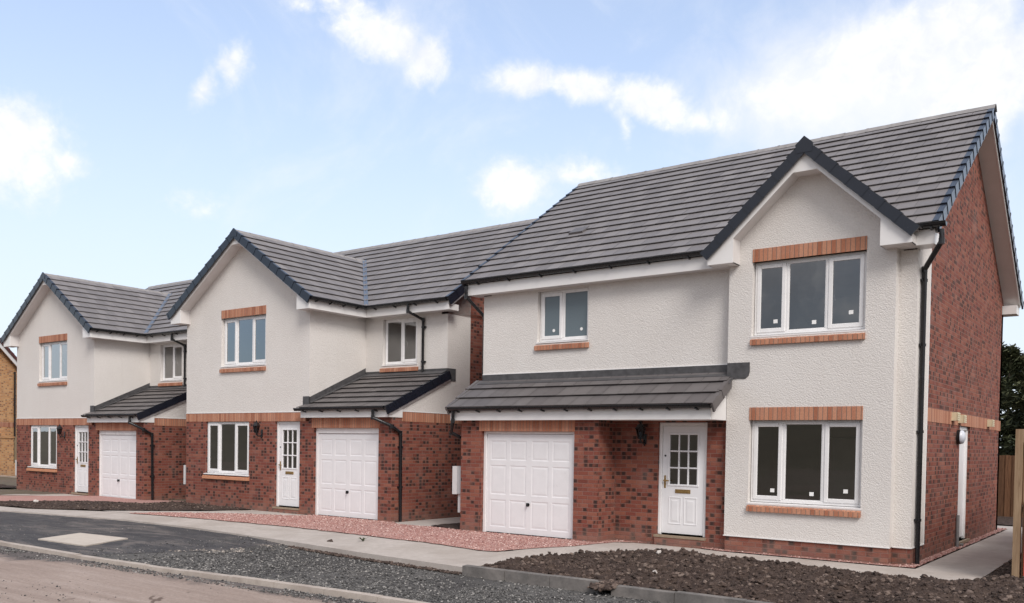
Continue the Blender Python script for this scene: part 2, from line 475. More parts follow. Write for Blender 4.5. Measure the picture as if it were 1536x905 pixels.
def courses(P, a, s, n, L, S, gauge=.34, tile=.30, excl=None, lip=.046, gp=.0022):
    """roof tiles laid in lapped courses on a slope; each tile its own slab with an undercut nose"""
    mb = MB(); N = max(1, round(S / gauge)); g = S / N
    q = lambda u, v, h: P + a * u + s * v + n * h
    for i in range(N):
        v0, v1 = i * g, (i + 1) * g
        spans = [(0, L)] if excl is None else excl(i, P.z + s.z * v0, P.z + s.z * v1)
        for (A, B) in spans:
            u = A; first = True
            while u < B - .01:
                w = tile * (.5 if first and i % 2 else 1); first = False
                e = min(B, u + w); j = random.uniform(-.0022, .0022); r = random.random()
                h0, h1 = lip + j, .011 + j * .4
                va = v0 + random.uniform(-.003, .003)
                mb.face([q(u + gp, va, h0), q(e - gp, va, h0), q(e - gp, v1 + .03, h1), q(u + gp, v1 + .03, h1)], r=r)
                hb = h0 - .014
                mb.face([q(u + gp, va, hb), q(e - gp, va, hb), q(e - gp, va, h0), q(u + gp, va, h0)], r=r)
                mb.face([q(u + gp, va + .10, hb - .008), q(e - gp, va + .10, hb - .008), q(e - gp, va, hb), q(u + gp, va, hb)], r=r)
                mb.face([q(u + gp, va + .10, .0), q(e - gp, va + .10, .0), q(e - gp, va + .10, hb - .008), q(u + gp, va + .10, hb - .008)], r=0.)
                u = e
            mb.face([q(A, v0, .002), q(B, v0, .002), q(B, v1, .002), q(A, v1, .002)], r=0.)
            mb.face([q(A, v0, -.03), q(A, v1, -.03), q(B, v1, -.03), q(B, v0, -.03)], r=0.)
            if i == 0: mb.face([q(A, 0, -.03), q(B, 0, -.03), q(B, 0, .002), q(A, 0, .002)], r=0.)
    return mb

def verge(P, a_out, s, n, S, gauge=.34, drop=.14, over=.055):
    """stepped dry verge caps along a roof edge; a_out points outwards from the roof"""
    mb = MB(); N = max(1, round(S / gauge)); g = S / N
    for i in range(N):
        v0, v1 = i * g - .012, (i + 1) * g + .01
        mb.sbox(P, a_out, s, n, -over, .026, v0, v1, .034, .012, .052, .030)
        mb.sbox(P, a_out, s, n, .002, .030, v0, v1, -drop, -drop - .008, .046, .022)
        mb.sbox(P, a_out, s, n, .004, .038, v0 - .004, v0 + .05, -drop - .004, -drop - .006, .05, .046)
    return mb

def ridge(p, q, rad=.115, seg=.45, flat=.35):
    """angled ridge tiles end to end"""
    mb = MB(); p, q = V(p), V(q); d = (q - p); L = d.length; d.normalize(); side = V((0, 0, 1)).cross(d).normalized()
    N = max(1, round(L / seg)); st = L / N
    prof = [(-1.15, -.62), (-.98, -.45), (-.45, .14), (0, .34), (.45, .14), (.98, -.45), (1.15, -.62)]
    for i in range(N):
        r = rad * random.uniform(.985, 1.015); r0 = random.random(); jz = random.uniform(-.004, .004)
        A = p + d * (i * st + .004); B = p + d * ((i + 1) * st - .004)
        f = [A + side * x * r + V((0, 0, z * r + jz)) for x, z in prof]; e = [B + side * x * r + V((0, 0, z * r + jz)) for x, z in prof]
        for k in range(len(prof) - 1): mb.face([f[k], f[k + 1], e[k + 1], e[k]], r=r0)
        mb.face(f, r=r0); mb.face(e[::-1], r=r0)
        # mortar / union strip at the joint
        fr = [B + side * x * r * 1.03 + V((0, 0, z * r * 1.03 + .004)) for x, z in prof]; er = [v + d * .035 for v in fr]
        for k in range(len(prof) - 1): mb.face([fr[k], fr[k + 1], er[k + 1], er[k]], r=.1)
    return mb

def gutter(p, q, rad=.066, out=None, cap=True):
    """half-round gutter with end caps, q from p, hung so that its rim is at p"""
    mb = MB(); p, q = V(p), V(q); d = (q - p).normalized(); side = d.cross(V((0, 0, 1))).normalized()
    prof = [(math.cos(R(a)), math.sin(R(a))) for a in range(180, 361, 22)]
    o = [(p + side * x * rad + V((0, 0, z * rad)), q + side * x * rad + V((0, 0, z * rad))) for x, z in prof]
    i_ = [(p + side * x * rad * .9 + V((0, 0, z * rad * .9)), q + side * x * rad * .9 + V((0, 0, z * rad * .9))) for x, z in prof]
    for k in range(len(prof) - 1):
        mb.face([o[k][0], o[k][1], o[k + 1][1], o[k + 1][0]], r=.5); mb.face([i_[k][0], i_[k + 1][0], i_[k + 1][1], i_[k][1]], r=.5)
    for k in (0, -1): mb.face([o[k][0], o[k][1], i_[k][1], i_[k][0]], r=.5)
    # rolled front bead
    for sd in (-1, 1):
        c0, c1 = p + side * rad * sd, q + side * rad * sd
        mb.tube([c0, c1], .008, 6)
    if cap:
        for e in (0, 1): mb.face([o[k][e] for k in range(len(prof))], r=.5)
    return mb, d, side

def gutter_set(parent, p, q, nbr=None, inner=None):
    """gutter part with its brackets as sub-parts"""
    mb, d, side = gutter(p, q)
    g = mb.build('gutter', M['black_plastic'], parent)
    L = (V(q) - V(p)).length; n = nbr if nbr is not None else max(2, round(L / .92))
    back = V(inner)
    for i in range(n):
        c = V(p) + d * L * ((i + .5) / n)
        k = MB()
        e1, e2 = d * .016, back
        base = c + V((0, 0, -.074))
        k.hexa([base - e1 - e2 * .055, base + e1 - e2 * .055, base + e1 + e2 * .10 + V((0, 0, -.028)), base - e1 + e2 * .10 + V((0, 0, -.028)),
                base - e1 - e2 * .055 + V((0, 0, .014)), base + e1 - e2 * .055 + V((0, 0, .014)), base + e1 + e2 * .10, base - e1 + e2 * .10])
        k.build('gutter_bracket', M['black_plastic'], g)
    return g

def downpipe(parent, path, rad=.034, brackets=(), off=(0, .05, 0)):
    p = MB().tube(path, rad, 12)
    for q in path[1:-1]:
        q = V(q)
        p.tube([q - V((0, 0, .045)), q + V((0, 0, .045))], rad * 1.22, 12)
    o = p.build('downpipe', M['black_plastic'], parent, smooth=45)
    for b in brackets:
        b = V(b); k = MB().tube([b - V((0, 0, .022)), b + V((0, 0, .022))], rad * 1.3, 12)
        of = V(off); sd = V((of.y, -of.x, 0)).normalized()
        k.hexa([b + of * .2 - sd * .07 + V((0, 0, -.018)), b + of * .2 + sd * .07 + V((0, 0, -.018)), b + of + sd * .07 + V((0, 0, -.018)), b + of - sd * .07 + V((0, 0, -.018)),
                b + of * .2 - sd * .07 + V((0, 0, .018)), b + of * .2 + sd * .07 + V((0, 0, .018)), b + of + sd * .07 + V((0, 0, .018)), b + of - sd * .07 + V((0, 0, .018))])
        k.build('pipe_bracket', M['black_plastic'], o)
    return o

def window(parent, x0, x1, z0, z1, y, lights, sashes, sill=True, stickers=None, glass='glass', handles=()):
    """uPVC casement: frame with mullions and opening sashes; pane, sill and stickers are sub-parts. y = outer frame face"""
    f = MB(); F = .055; D = .07; gx = MB(); W = x1 - x0
    b = .007
    f.bbox(x0, x0 + F, y, y + D, z0, z1, b); f.bbox(x1 - F, x1, y, y + D, z0, z1, b)
    f.bbox(x0 + F, x1 - F, y, y + D, z1 - F, z1, b); f.bbox(x0 + F, x1 - F, y, y + D, z0, z0 + F, b)
    edges = [x0 + F * .5] + [x0 + W * k for k in lights] + [x1 - F * .5]
    for k in range(1, len(edges) - 1): f.bbox(edges[k] - .03, edges[k] + .03, y, y + D, z0 + F, z1 - F, b)
    spots = []
    for k in range(len(edges) - 1):
        a, c = edges[k] + .028, edges[k + 1] - .028
        za, zc = z0 + F, z1 - F
        if sashes[k]:
            s = .055; yy = y - .016
            f.bbox(a - .012, a + s, yy, y + .05, za - .012, zc + .012, b); f.bbox(c - s, c + .012, yy, y + .05, za - .012, zc + .012, b)
            f.bbox(a + s, c - s, yy, y + .05, zc - s, zc + .012, b); f.bbox(a + s, c - s, yy, y + .05, za - .012, za + s, b)
            a, c, za, zc = a + s, c - s, za + s, zc - s
            gy = y + .006
        else:
            gy = y + .022
            f.bbox(a - .006, a + .014, y + .006, y + .05, za, zc, .004); f.bbox(c - .014, c + .006, y + .006, y + .05, za, zc, .004)
            f.bbox(a, c, y + .006, y + .05, zc - .014, zc + .004, .004); f.bbox(a, c, y + .006, y + .05, za - .004, za + .014, .004)
        gx.face([(a - .004, gy, za - .004), (c + .004, gy, za - .004), (c + .004, gy, zc + .004), (a - .004, gy, zc + .004)])
        spots.append((a, c, za, zc, gy))
    w = f.build('window', M['upvc'], parent)
    gx.build('pane', M[glass], w)
    if sill:
        s = MB().hexa([(x0 - .03, y - .10, z0 - .042), (x1 + .03, y - .10, z0 - .042), (x1 + .03, y + D, z0 - .042), (x0 - .03, y + D, z0 - .042),
                       (x0 - .03, y - .10, z0 - .018), (x1 + .03, y - .10, z0 - .018), (x1 + .03, y + D, z0 - .001), (x0 - .03, y + D, z0 - .001)])
        s.build('window_sill', M['upvc'], w)
    for (k, fx, fz, rad) in (stickers or ()):
        a, c, za, zc, gy = spots[k]; cx, cz = a + (c - a) * fx, za + (zc - za) * fz
        s = MB()
        if rad > 0:
            s.prism([(cx + rad * math.cos(6.283 * j / 14), gy - .006, cz + rad * math.sin(6.283 * j / 14)) for j in range(14)], (0, .003, 0))
        else:
            s.box(cx + rad, cx - rad, gy - .006, gy - .003, cz + rad * .9, cz - rad * .9)
        s.build('sticker', M['sticker_paper'], w)
    for (k, sd) in handles:
        a, c, za, zc, gy = spots[k]; hx = (a - .03) if sd < 0 else (c + .03); cz = (za + zc) / 2
        MB().box(hx - .012, hx + .012, gy + .05, gy + .075, cz - .05, cz + .05).tube([(hx, gy + .08, cz + .02), (hx + .02 * -sd, gy + .1, cz - .02), (hx - .035 * sd, gy + .1, cz - .11)], .01, 6).build('window_handle', M['upvc'], w)
    return w

def brick_sill(parent, x0, x1, y, z0, h=.085, mat='band_brick', back=.12):
    """sloping projecting sill, y = front face"""
    MB().hexa([(x0, y, z0), (x1, y, z0), (x1, y + back, z0), (x0, y + back, z0), (x0, y, z0 + h), (x1, y, z0 + h), (x1, y + back, z0 + h + .042), (x0, y + back, z0 + h + .042)]).build('brick_sill', M[mat], parent)

def lintel(parent, x0, x1, z0, z1, y, d=.10):
    MB().box(x0, x1, y, y + d, z0, z1).build('lintel', M['band_brick'], parent)

def garage_door(parent, x0, x1, z0, z1, y, head=.06):
    fr = MB(); s = .068
    fr.bbox(x0, x0 + s, y, y + .09, z0, z1); fr.bbox(x1 - s, x1, y, y + .09, z0, z1); fr.bbox(x0 + s, x1 - s, y, y + .09, z1 - head, z1)
    gd = empty('garage_door'); gd.parent = parent
    a, c, za, zc = x0 + s + .006, x1 - s - .006, z0 + .035, z1 - head - .008
    yl = y + .03; L = MB(); W, H = c - a, zc - za
    # leaf: grid of raised panels; the front surface is built cell by cell
    cw = [.0, .040, .235, .275, .470, .530, .725, .765, .960, 1.]
    cx = [a + W * k for k in cw]
    rz = [0., .075, .345, .400, .680, .735, .935, 1.]
    rz = [.0, .055, .335, .385, .685, .735, .935, 1.]
    cz = [za + H * k for k in rz]
    for i in range(len(cx) - 1):
        for j in range(len(cz) - 1):
            X0, X1, Z0, Z1 = cx[i], cx[i + 1], cz[j], cz[j + 1]
            if i % 2 == 1 and j % 2 == 1:
                e1, e2, dp = .022, .060, .0065
                r0 = [(X0, yl, Z0), (X1, yl, Z0), (X1, yl, Z1), (X0, yl, Z1)]
                r1 = [(X0 + e1, yl + dp, Z0 + e1), (X1 - e1, yl + dp, Z0 + e1), (X1 - e1, yl + dp, Z1 - e1), (X0 + e1, yl + dp, Z1 - e1)]
                r2 = [(X0 + e2, yl + .002, Z0 + e2), (X1 - e2, yl + .002, Z0 + e2), (X1 - e2, yl + .002, Z1 - e2), (X0 + e2, yl + .002, Z1 - e2)]
                for k in range(4):
                    l = (k + 1) % 4
                    L.face([r0[k], r0[l], r1[l], r1[k]], r=.5); L.face([r1[k], r1[l], r2[l], r2[k]], r=.5)
                L.face(r2, r=.5)
            else:
                L.face([(X0, yl, Z0), (X1, yl, Z0), (X1, yl, Z1), (X0, yl, Z1)], r=.5)
    L.face([(a, yl, za), (a, yl, zc), (a, yl + .05, zc), (a, yl + .05, za)]); L.face([(c, yl, za), (c, yl + .05, za), (c, yl + .05, zc), (c, yl, zc)])
    L.face([(a, yl, za), (a, yl + .05, za), (c, yl + .05, za), (c, yl, za)])
    L.build('door_leaf', M['door_paint'], gd)
    fr.build('door_frame', M['upvc'], gd)
    MB().box(x0 + s, x1 - s, y + .05, y + .12, z0 - .02, z0 + .05).build('gap_shadow_strip', M['black_plastic'], gd)  # black strip standing in for the shadowed gap under the leaf
    hz = za + H * .30; hx = (a + c) / 2
    k = MB().tube([(hx, yl, hz), (hx, yl - .012, hz)], .034, 12).tube([(hx, yl - .012, hz), (hx, yl - .045, hz)], .012, 8).tube([(hx, yl - .045, hz + .035), (hx, yl - .05, hz - .035)], .017, 8)
    k.build('handle', M['black_plastic'], gd)
    return gd

def front_door(parent, x0, x1, z0, z1, y, lz=(1.22, 2.13), letter=1.10, flip=False):
    d = empty('front_door'); d.parent = parent
    s = .062
    MB().bbox(x0, x0 + s, y, y + .09, z0, z1).bbox(x1 - s, x1, y, y + .09, z0, z1).bbox(x0 + s, x1 - s, y, y + .09, z1 - .062, z1).build('door_frame', M['upvc'], d)
    a, c, za, zc = x0 + s + .004, x1 - s - .004, z0 + .03, z1 - .066
    gx0, gx1 = (a + c) / 2 - (c - a) * .335, (a + c) / 2 + (c - a) * .335
    L = MB(); yl = y + .025
    wall(L, 'y', yl, a, c, za, zc, .045, [(gx0, gx1, lz[0], lz[1])])
    # moulding round the glazing and the glazing bars
    mo = .03
    L.bbox(gx0 - mo, gx0 + .006, yl - .012, yl + .03, lz[0] - mo, lz[1] + mo); L.bbox(gx1 - .006, gx1 + mo, yl - .012, yl + .03, lz[0] - mo, lz[1] + mo)
    L.bbox(gx0, gx1, yl - .012, yl + .03, lz[1] - .006, lz[1] + mo); L.bbox(gx0, gx1, yl - .012, yl + .03, lz[0] - mo, lz[0] + .006)
    for k in (1, 2):
        xx = gx0 + (gx1 - gx0) * k / 3; zz = lz[0] + (lz[1] - lz[0]) * k / 3
        L.bbox(xx - .014, xx + .014, yl - .004, yl + .03, lz[0], lz[1]); L.bbox(gx0, gx1, yl - .005, yl + .031, zz - .014, zz + .014)
    # lower raised panels
    for k in (0, 1):
        pa = gx0 - .01 + k * ((gx1 - gx0) / 2 + .03); pc = pa + (gx1 - gx0) / 2 - .01
        pz0, pz1 = za + .16, letter - .10
        for (e0, e1, h0, h1) in ((0, .016, 0, -.006), (.016, .032, -.006, 0), (.055, .080, 0, -.005)):
            o = [(pa + e0, yl + h0 - .001, pz0 + e0), (pc - e0, yl + h0 - .001, pz0 + e0), (pc - e0, yl + h0 - .001, pz1 - e0), (pa + e0, yl + h0 - .001, pz1 - e0)]
            i_ = [(pa + e1, yl + h1 - .001, pz0 + e1), (pc - e1, yl + h1 - .001, pz0 + e1), (pc - e1, yl + h1 - .001, pz1 - e1), (pa + e1, yl + h1 - .001, pz1 - e1)]
            for q in range(4): L.face([o[q], o[(q + 1) % 4], i_[(q + 1) % 4], i_[q]], r=.5)
            if e0 > .05: L.face(i_, r=.5)
    L.build('door_leaf', M['door_paint'], d)
    MB().face([(gx0, yl + .02, lz[0]), (gx1, yl + .02, lz[0]), (gx1, yl + .02, lz[1]), (gx0, yl + .02, lz[1])]).build('glazing', M['glass'], d)
    xm = (a + c) / 2
    MB().bbox(xm - .15, xm + .15, yl - .014, yl + .005, letter - .035, letter + .035).bbox(xm - .12, xm + .12, yl - .02, yl - .006, letter - .02, letter + .02).build('letterbox', M['brass'], d)
    hx = a + .055
    MB().bbox(hx - .018, hx + .018, yl - .012, yl + .004, letter + .05, letter + .28).tube([(hx, yl - .012, letter + .19), (hx, yl - .05, letter + .19), (hx + .10, yl - .055, letter + .185)], .011, 8).build('handle', M['brass'], d)
    MB().tube([(hx, yl, 1.74), (hx, yl - .012, 1.74)], .017, 10).build('lock', M['black_plastic'], d)
    MB().box(x0 - .03, x1 + .02, y - .10, y + .1, z0 - .045, z0 + .0).build('threshold', M['threshold'], d)
    return d

def wall_lamp(parent, x, y, z):
    """black carriage lantern on a scrolled wall bracket"""
    l = empty('wall_lamp'); l.parent = parent
    b = MB().bbox(x - .035, x + .035, y - .018, y, z - .15, z + .03).tube([(x, y - .01, z - .08), (x, y - .06, z - .135), (x, y - .13, z - .13), (x, y - .175, z - .085), (x, y - .175, z - .04)], .013, 8)
    b.tube([(x, y - .175, z - .06), (x, y - .175, z - .035)], [.05, .055], 10).tube([(x, y - .02, z - .145), (x, y - .02, z - .19)], [.026, .008], 8)
    b.tube([(x, y - .175, z - .06), (x, y - .175, z - .10)], [.02, .004], 8)
    b.build('bracket', M['black_plastic'], l)
    c = (x, y - .175)
    ring = lambda r, zz: [V((c[0] + r * math.cos(6.283 * (k + .5) / 6), c[1] + r * math.sin(6.283 * (k + .5) / 6), zz)) for k in range(6)]
    g = MB(); r0, r1 = ring(.050, z - .035), ring(.088, z + .125)
    for k in range(6): g.face([r0[k], r0[(k + 1) % 6], r1[(k + 1) % 6], r1[k]])
    g.build('lantern_glass', M['lamp_glass'], l)
    f = MB()
    for k in range(6): f.tube([r0[k], r1[k]], .0075, 5)
    ra, rb, rc = ring(.108, z + .125), ring(.058, z + .20), ring(.02, z + .225)
    f.face(ra)
    for k in range(6):
        j = (k + 1) % 6
        f.face([ra[k], ra[j], rb[j], rb[k]]); f.face([rb[k], rb[j], rc[j], rc[k]])
    f.tube([(c[0], c[1], z + .22), (c[0], c[1], z + .245), (c[0], c[1], z + .265)], [.012, .02, .004], 8)
    f.build('lantern_frame', M['black_plastic'], l)
    MB().tube([(c[0], c[1], z - .03), (c[0], c[1], z + .0), (c[0], c[1], z + .05), (c[0], c[1], z + .07)], [.016, .026, .03, .012], 8).build('bulb', M['lamp_opal'], l, smooth=60)
    return l

def meter_box(parent, x, y, z0, z1, w, d, zb=.05):
    """utility meter box standing out from a wall towards -x"""
    o = MB().box(x - d * .55, x, y, y + w, z0, z1).build('meter_box', M['meter_grey'], parent)
    MB().box(x - d, x - d * .55, y - .01, y + w + .01, z0 - .01, z1 + .01).build('meter_lid', M['meter_white'], o)
    MB().box(x - d * .62, x - d * .35, y + .06, y + .14, zb, z0).build('cable_conduit', M['meter_white'], o)
    MB().tube([(x - d * .12, y + .05, z0), (x - d * .10, y + .02, z0 - .2), (x - d * .05, y + .05, max(zb, .2))], .012, 6).build('cable', M['black_plastic'], o)
    return o

def barge(ax_x, y, apex, slope, x0, x1, zb, inn, bx, flat, th=.022):
    """gable bargeboard in plane y with apex plate and eaves boxes; returns (board, soffit) meshes.
    apex = z of roof line, slope = dz/dx, inn = vertical distance roof line -> inner edge, bx = inner x of the boxes from the ends"""
    T = lambda x: apex - .045 - abs(x - ax_x) * slope
    I = lambda x: apex - inn - abs(x - ax_x) * slope
    xl, xr_ = x0 + bx, x1 - bx
    fz = min(I(ax_x) - .02, I(ax_x - flat))
    fx = (apex - inn - fz) / slope
    b = MB()
    for sgn, e, i_ in ((-1, x0, xl), (1, x1, xr_)):
        poly = [(ax_x, y, T(ax_x)), (e, y, T(e)), (e, y, zb), (i_, y, zb), (i_, y, I(i_)), (ax_x + sgn * fx, y, fz), (ax_x, y, fz)]
        # split into convex pieces
        b.prism([(ax_x, y, T(ax_x)), (ax_x + sgn * fx, y, T(ax_x + fx)), (ax_x + sgn * fx, y, fz), (ax_x, y, fz)], (0, th, 0))
        b.prism([(ax_x + sgn * fx, y, T(ax_x + fx)), (i_, y, T(i_)), (i_, y, I(i_)), (ax_x + sgn * fx, y, fz)], (0, th, 0))
        b.prism([(i_, y, T(i_)), (e, y, T(e)), (e, y, zb), (i_, y, zb)], (0, th, 0))
    return b, I, fx, fz, xl, xr_

def barge_soffit(ax_x, y0, y1, I, fx, fz, x0, x1, xl, xr_, zb):
    s = MB(); t = .012
    for sgn, e, i_ in ((-1, x0, xl), (1, x1, xr_)):
        f = ax_x + sgn * fx
        s.prism([(f, y0, fz), (i_, y0, I(i_)), (i_, y0, I(i_) + t), (f, y0, fz + t)], (0, y1 - y0, 0))
        s.prism([(i_, y0, zb), (i_ + sgn * t, y0, zb), (i_ + sgn * t, y0, I(i_)), (i_, y0, I(i_))], (0, y1 - y0, 0))
        s.prism([(i_, y0, zb), (e, y0, zb), (e, y0, zb + t), (i_, y0, zb + t)], (0, y1 - y0, 0))
        s.prism([(e, y0, zb), (e - sgn * t, y0, zb), (e - sgn * t, y0, zb + .14), (e, y0, zb + .14)], (0, y1 - y0, 0))
    s.prism([(ax_x - fx, y0, fz), (ax_x + fx, y0, fz), (ax_x + fx, y0, fz + t), (ax_x - fx, y0, fz + t)], (0, y1 - y0, 0))
    return s

def slope_vecs(ang, d):
    """d: horizontal unit vector pointing up the slope -> (s, n)"""
    d = V(d); s = d * math.cos(ang) + V((0, 0, math.sin(ang))); n = -d * math.sin(ang) + V((0, 0, math.cos(ang)))
    return s, n

# ================================================================== HOUSE with the narrow bay (nearest)
def house_near():
    H = empty('detached_house')
    xl, xr, br = -5.55, 2.974, 2.72
    ym, yb, yw = .19, 8.46, 1.05
    yg, yd, gr = -.49, .13, -2.263
    # ---- walls
    w = MB()
    ul = (.416, 2.274, 3.775, 5.042); ll = (.416, 2.274, .955, 2.377)
    wall(w, 'y', 0, 0, br, .39, 5.2, .19, [ul, ll])
    w.prism([(0, 0, 5.2), (br, 0, 5.2), (br, 0, 5.31), (1.367, 0, 6.58), (0, 0, 5.31)], (0, .15, 0))
    mw = (-4.165, -2.965, 3.93, 4.985)
    wall(w, 'y', ym, xl, 0, 2.6, 5.2, .22, [mw])
    wall(w, 'y', ym, br, xr + .011, .39, 5.15, .2)
    wall(w, 'x', xr + .012, ym + .001, yw, .39, 5.16, -.19)
    w.prism([(xr + .012, ym + .05, 5.16), (xr + .012, yw, 5.16), (xr + .012, yw, 5.78), (xr + .012, ym + .05, 5.20)], (-.19, 0, 0))
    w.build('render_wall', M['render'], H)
    bead = MB().box(-.012, br + .012, -.014, 0, .382, .398).box(xr + .004, xr + .02, yw, yw + .014, .39, 5.6).box(br, xr + .02, ym - .014, ym, .382, .398).box(xr + .012, xr + .026, ym, yw, .382, .398)
    bead.box(xl, 0, ym - .014, ym, 3.352, 3.366)
    split_build(bead, 'render_bead', M['upvc'], H)
    b = MB()
    wall(b, 'y', .014, .012, br - .012, -.2, .39, .18); wall(b, 'y', ym + .014, br - .012, xr - .001, -.2, .388, .18)
    sd = (3.84, 4.86, .20, 2.386)
    wall(b, 'x', xr, ym + .015, yb, -.2, 2.386, -.2, [sd])
    wall(b, 'x', xr, yw, yb, 2.611, 5.0, -.2)
    zu = lambda y: 5.30 + (min(y, 8.66 - y + .0) + .12) * .688 - .07
    b.prism([(xr, ym, 5.0), (xr, yb, 5.0), (xr, yb, zu(yb)), (xr, 4.33, zu(4.33)), (xr, ym, zu(ym))], (-.2, 0, 0))
    wall(b, 'x', xl, ym + .22, yb, -.2, 5.0, .2)
    b.prism([(xl, ym, 5.0), (xl, yb, 5.0), (xl, yb, zu(yb)), (xl, 4.33, zu(4.33)), (xl, ym, zu(ym))], (.2, 0, 0))
    wall(b, 'y', yb, xl, xr, -.2, 5.2, -.2)
    go = (-5.016, -2.793, .10, 2.159)
    wall(b, 'y', yg, xl, gr - .001, -.2, 2.40, .21, [(go[0], go[1], go[2], 2.4)])
    wall(b, 'x', gr, yg + .001, yd + .1, -.2, 2.39, -.205); wall(b, 'x', xl, yg + .21, ym + .22, -.2, 2.9, .2)
    do = (-1.367, -.409, .30, 2.345)
    wall(b, 'y', yd, gr, -.002, -.2, 2.62, .2, [do])
    b.build('brick_wall', M['red_brick'], H)
    bb = MB(); wall(bb, 'x', xr + .006, yw + .001, yb, 2.386, 2.611, -.2)
    bb.build('brick_band', M['band_brick'], H)
    lintel(H, go[0] - .06, go[1] + .01, 2.159, 2.375, yg - .006)
    lintel(H, ul[0], ul[1], 5.042, 5.257, -.012); lintel(H, ll[0], ll[1], 2.377, 2.592, -.012)
    brick_sill(H, .415, 2.28, -.055, 3.642); brick_sill(H, .415, 2.28, -.055, .835); brick_sill(H, -4.20, -2.93, ym - .055, 3.80)
    # ---- interior so that the glass has a room behind it
    r = MB().box(xl + .25, xr - .25, yd + .25, 8.2, 2.46, 2.56).box(xl + .25, xr - .25, .45, 8.2, 5.02, 5.08)
    r.box(xl + .21, xl + .222, .45, 4.0, 2.56, 5.0).box(-5.2, 2.7, 4.0, 4.1, .1, 5.0).box(-.75, -.65, .45, 4.0, .1, 5.0).box(-2.06, -1.96, .45, 4., .1, 5.)
    MB().bbox(.55, 1.35, 3.93, 4.0, .15, 2.15, .02).bbox(-.2, .5, 3.94, 4.0, 2.56, 4.55, .02).build('interior_door', M['door_paint'], H)
    MB().box(-.6, 2.7, 3.95, 4.0, .15, .30).box(1.75, 2.55, 3.90, 3.96, .3, .95).build('skirting', M['upvc'], H)
    r.build('interior_wall', M['plaster'], H)
    MB().box(-2.0, xr - .21, .35, 8.2, .05, .15).build('floor_slab', M['floor_board'], H)
    # ---- windows
    tri = [.30, .665]
    window(H, ul[0] + .01, ul[1] - .01, ul[2] + .04, ul[3], .095, tri, (1, 0, 1), stickers=[(0, .72, .11, -.035), (1, .70, .10, -.035), (2, .70, .17, -.035)], handles=[(0, 1), (2, -1)])
    window(H, ll[0] + .01, ll[1] - .01, ll[2] + .04, ll[3], .095, tri, (1, 0, 1), stickers=[(0, .75, .08, -.035), (1, .74, .09, -.035), (2, .66, .11, -.035)], handles=[(0, 1)])
    window(H, mw[0] + .01, mw[1] - .01, mw[2] + .05, mw[3], ym + .085, [.47], (1, 0), glass='obscured_glass', stickers=[(0, .62, .13, .032), (1, .73, .17, .032)])
    # ---- doors
    garage_door(H, go[0], go[1], go[2], go[3], yg + .075, .05)
    front_door(H, do[0], do[1], do[2], do[3], yd + .04)
    MB().box(do[0] - .02, do[1] + .02, yd - .05, yd + .1, -.1, .25).build('door_step', M['red_brick'], H)
    sdr = empty('side_door'); sdr.parent = H
    MB().box(xr - .13, xr - .04, sd[0], sd[0] + .07, sd[2], sd[3]).box(xr - .13, xr - .04, sd[1] - .07, sd[1], sd[2], sd[3]).box(xr - .13, xr - .04, sd[0], sd[1], sd[3] - .07, sd[3]).build('door_frame', M['upvc'], sdr)
    MB().box(xr - .12, xr - .075, sd[0] + .07, sd[1] - .07, sd[2] + .04, sd[3] - .07).build('door_leaf', M['door_paint'], sdr)
    MB().box(xr - .14, xr + .05, sd[0] - .02, sd[1] + .02, sd[2] - .05, sd[2]).build('threshold', M['threshold'], sdr)
    # round bulkhead lamp beside the side door
    bl = MB().tube([(xr, 3.63, 2.17), (xr + .06, 3.63, 2.17)], .135, 18).build('bulkhead_lamp', M['black_plastic'], H, smooth=40)
    MB().tube([(xr + .06, 3.63, 2.17), (xr + .10, 3.63, 2.17), (xr + .13, 3.63, 2.17)], [.13, .12, .06], 18).build('lamp_diffuser', M['lamp_opal'], bl, smooth=50)
    for (y0, z0) in ((3.02, 2.455), (3.62, 2.43), (6.72, 2.44)):
        k = MB().box(xr, xr + .10, y0, y0 + .22, z0, z0 + .15)
        for q in range(4): k.box(xr + .10, xr + .112, y0 - .005, y0 + .225, z0 + .005 + q * .037, z0 + .031 + q * .037)
        k.build('wall_vent', M['cream_plastic'], H)
    MB().tube([(xr + .04, 3.66, .05), (xr + .04, 3.66, .72)], .03, 8).tube([(xr + .09, 3.9, .04), (xr + .09, 3.9, .16), (xr + .0, 3.9, .16)], .02, 8).build('waste_pipe', M['grey_pipe'], H)
    wall_lamp(H, -1.64, yd, 2.10)
    meter_box(H, xl, -.44, .86, 1.42, .5, .26, .47)
    # ---- main roof
    ang = math.atan(.688); s, n = slope_vecs(ang, (0, 1, 0)); X = V((1, 0, 0)); ZE = 5.292
    xL, xR = -5.86, 3.30; S = (4.33 + .13) / math.cos(ang)
    P = V((xL, -.13, ZE))
    slA = .931
    def ex(i, z0, z1):
        wv = (6.79 - z1) / slA - .10
        return [(0, xR - xL)] if wv < .05 else [(0, 1.367 - wv - xL), (1.367 + wv - xL, xR - xL)]
    rf = courses(P, X, s, n, xR - xL, S, excl=ex)
    s2, n2 = slope_vecs(ang, (0, -1, 0)); P2 = V((xR, 8.79, ZE))
    rf.add(courses(P2, -X, s2, n2, xR - xL, S, tile=.6))
    roof = rf.build('roof', M['tile'], H)
    vu, vv = -4.05 - xL, 1.66 / math.cos(ang)
    MB().sbox(P, X, s, n, vu - .17, vu + .17, vv - .17, vv + .16, .03, .02, .075, .045).sbox(P, X, s, n, vu - .15, vu + .15, vv - .175, vv - .16, .035, .035, .065, .065).build('roof_vent', M['porch_tile'], roof)
    ridge((xL - .02, 4.33, 8.385), (xR + .02, 4.33, 8.385)).build('ridge_tiles', M['ridge_concrete'], roof)
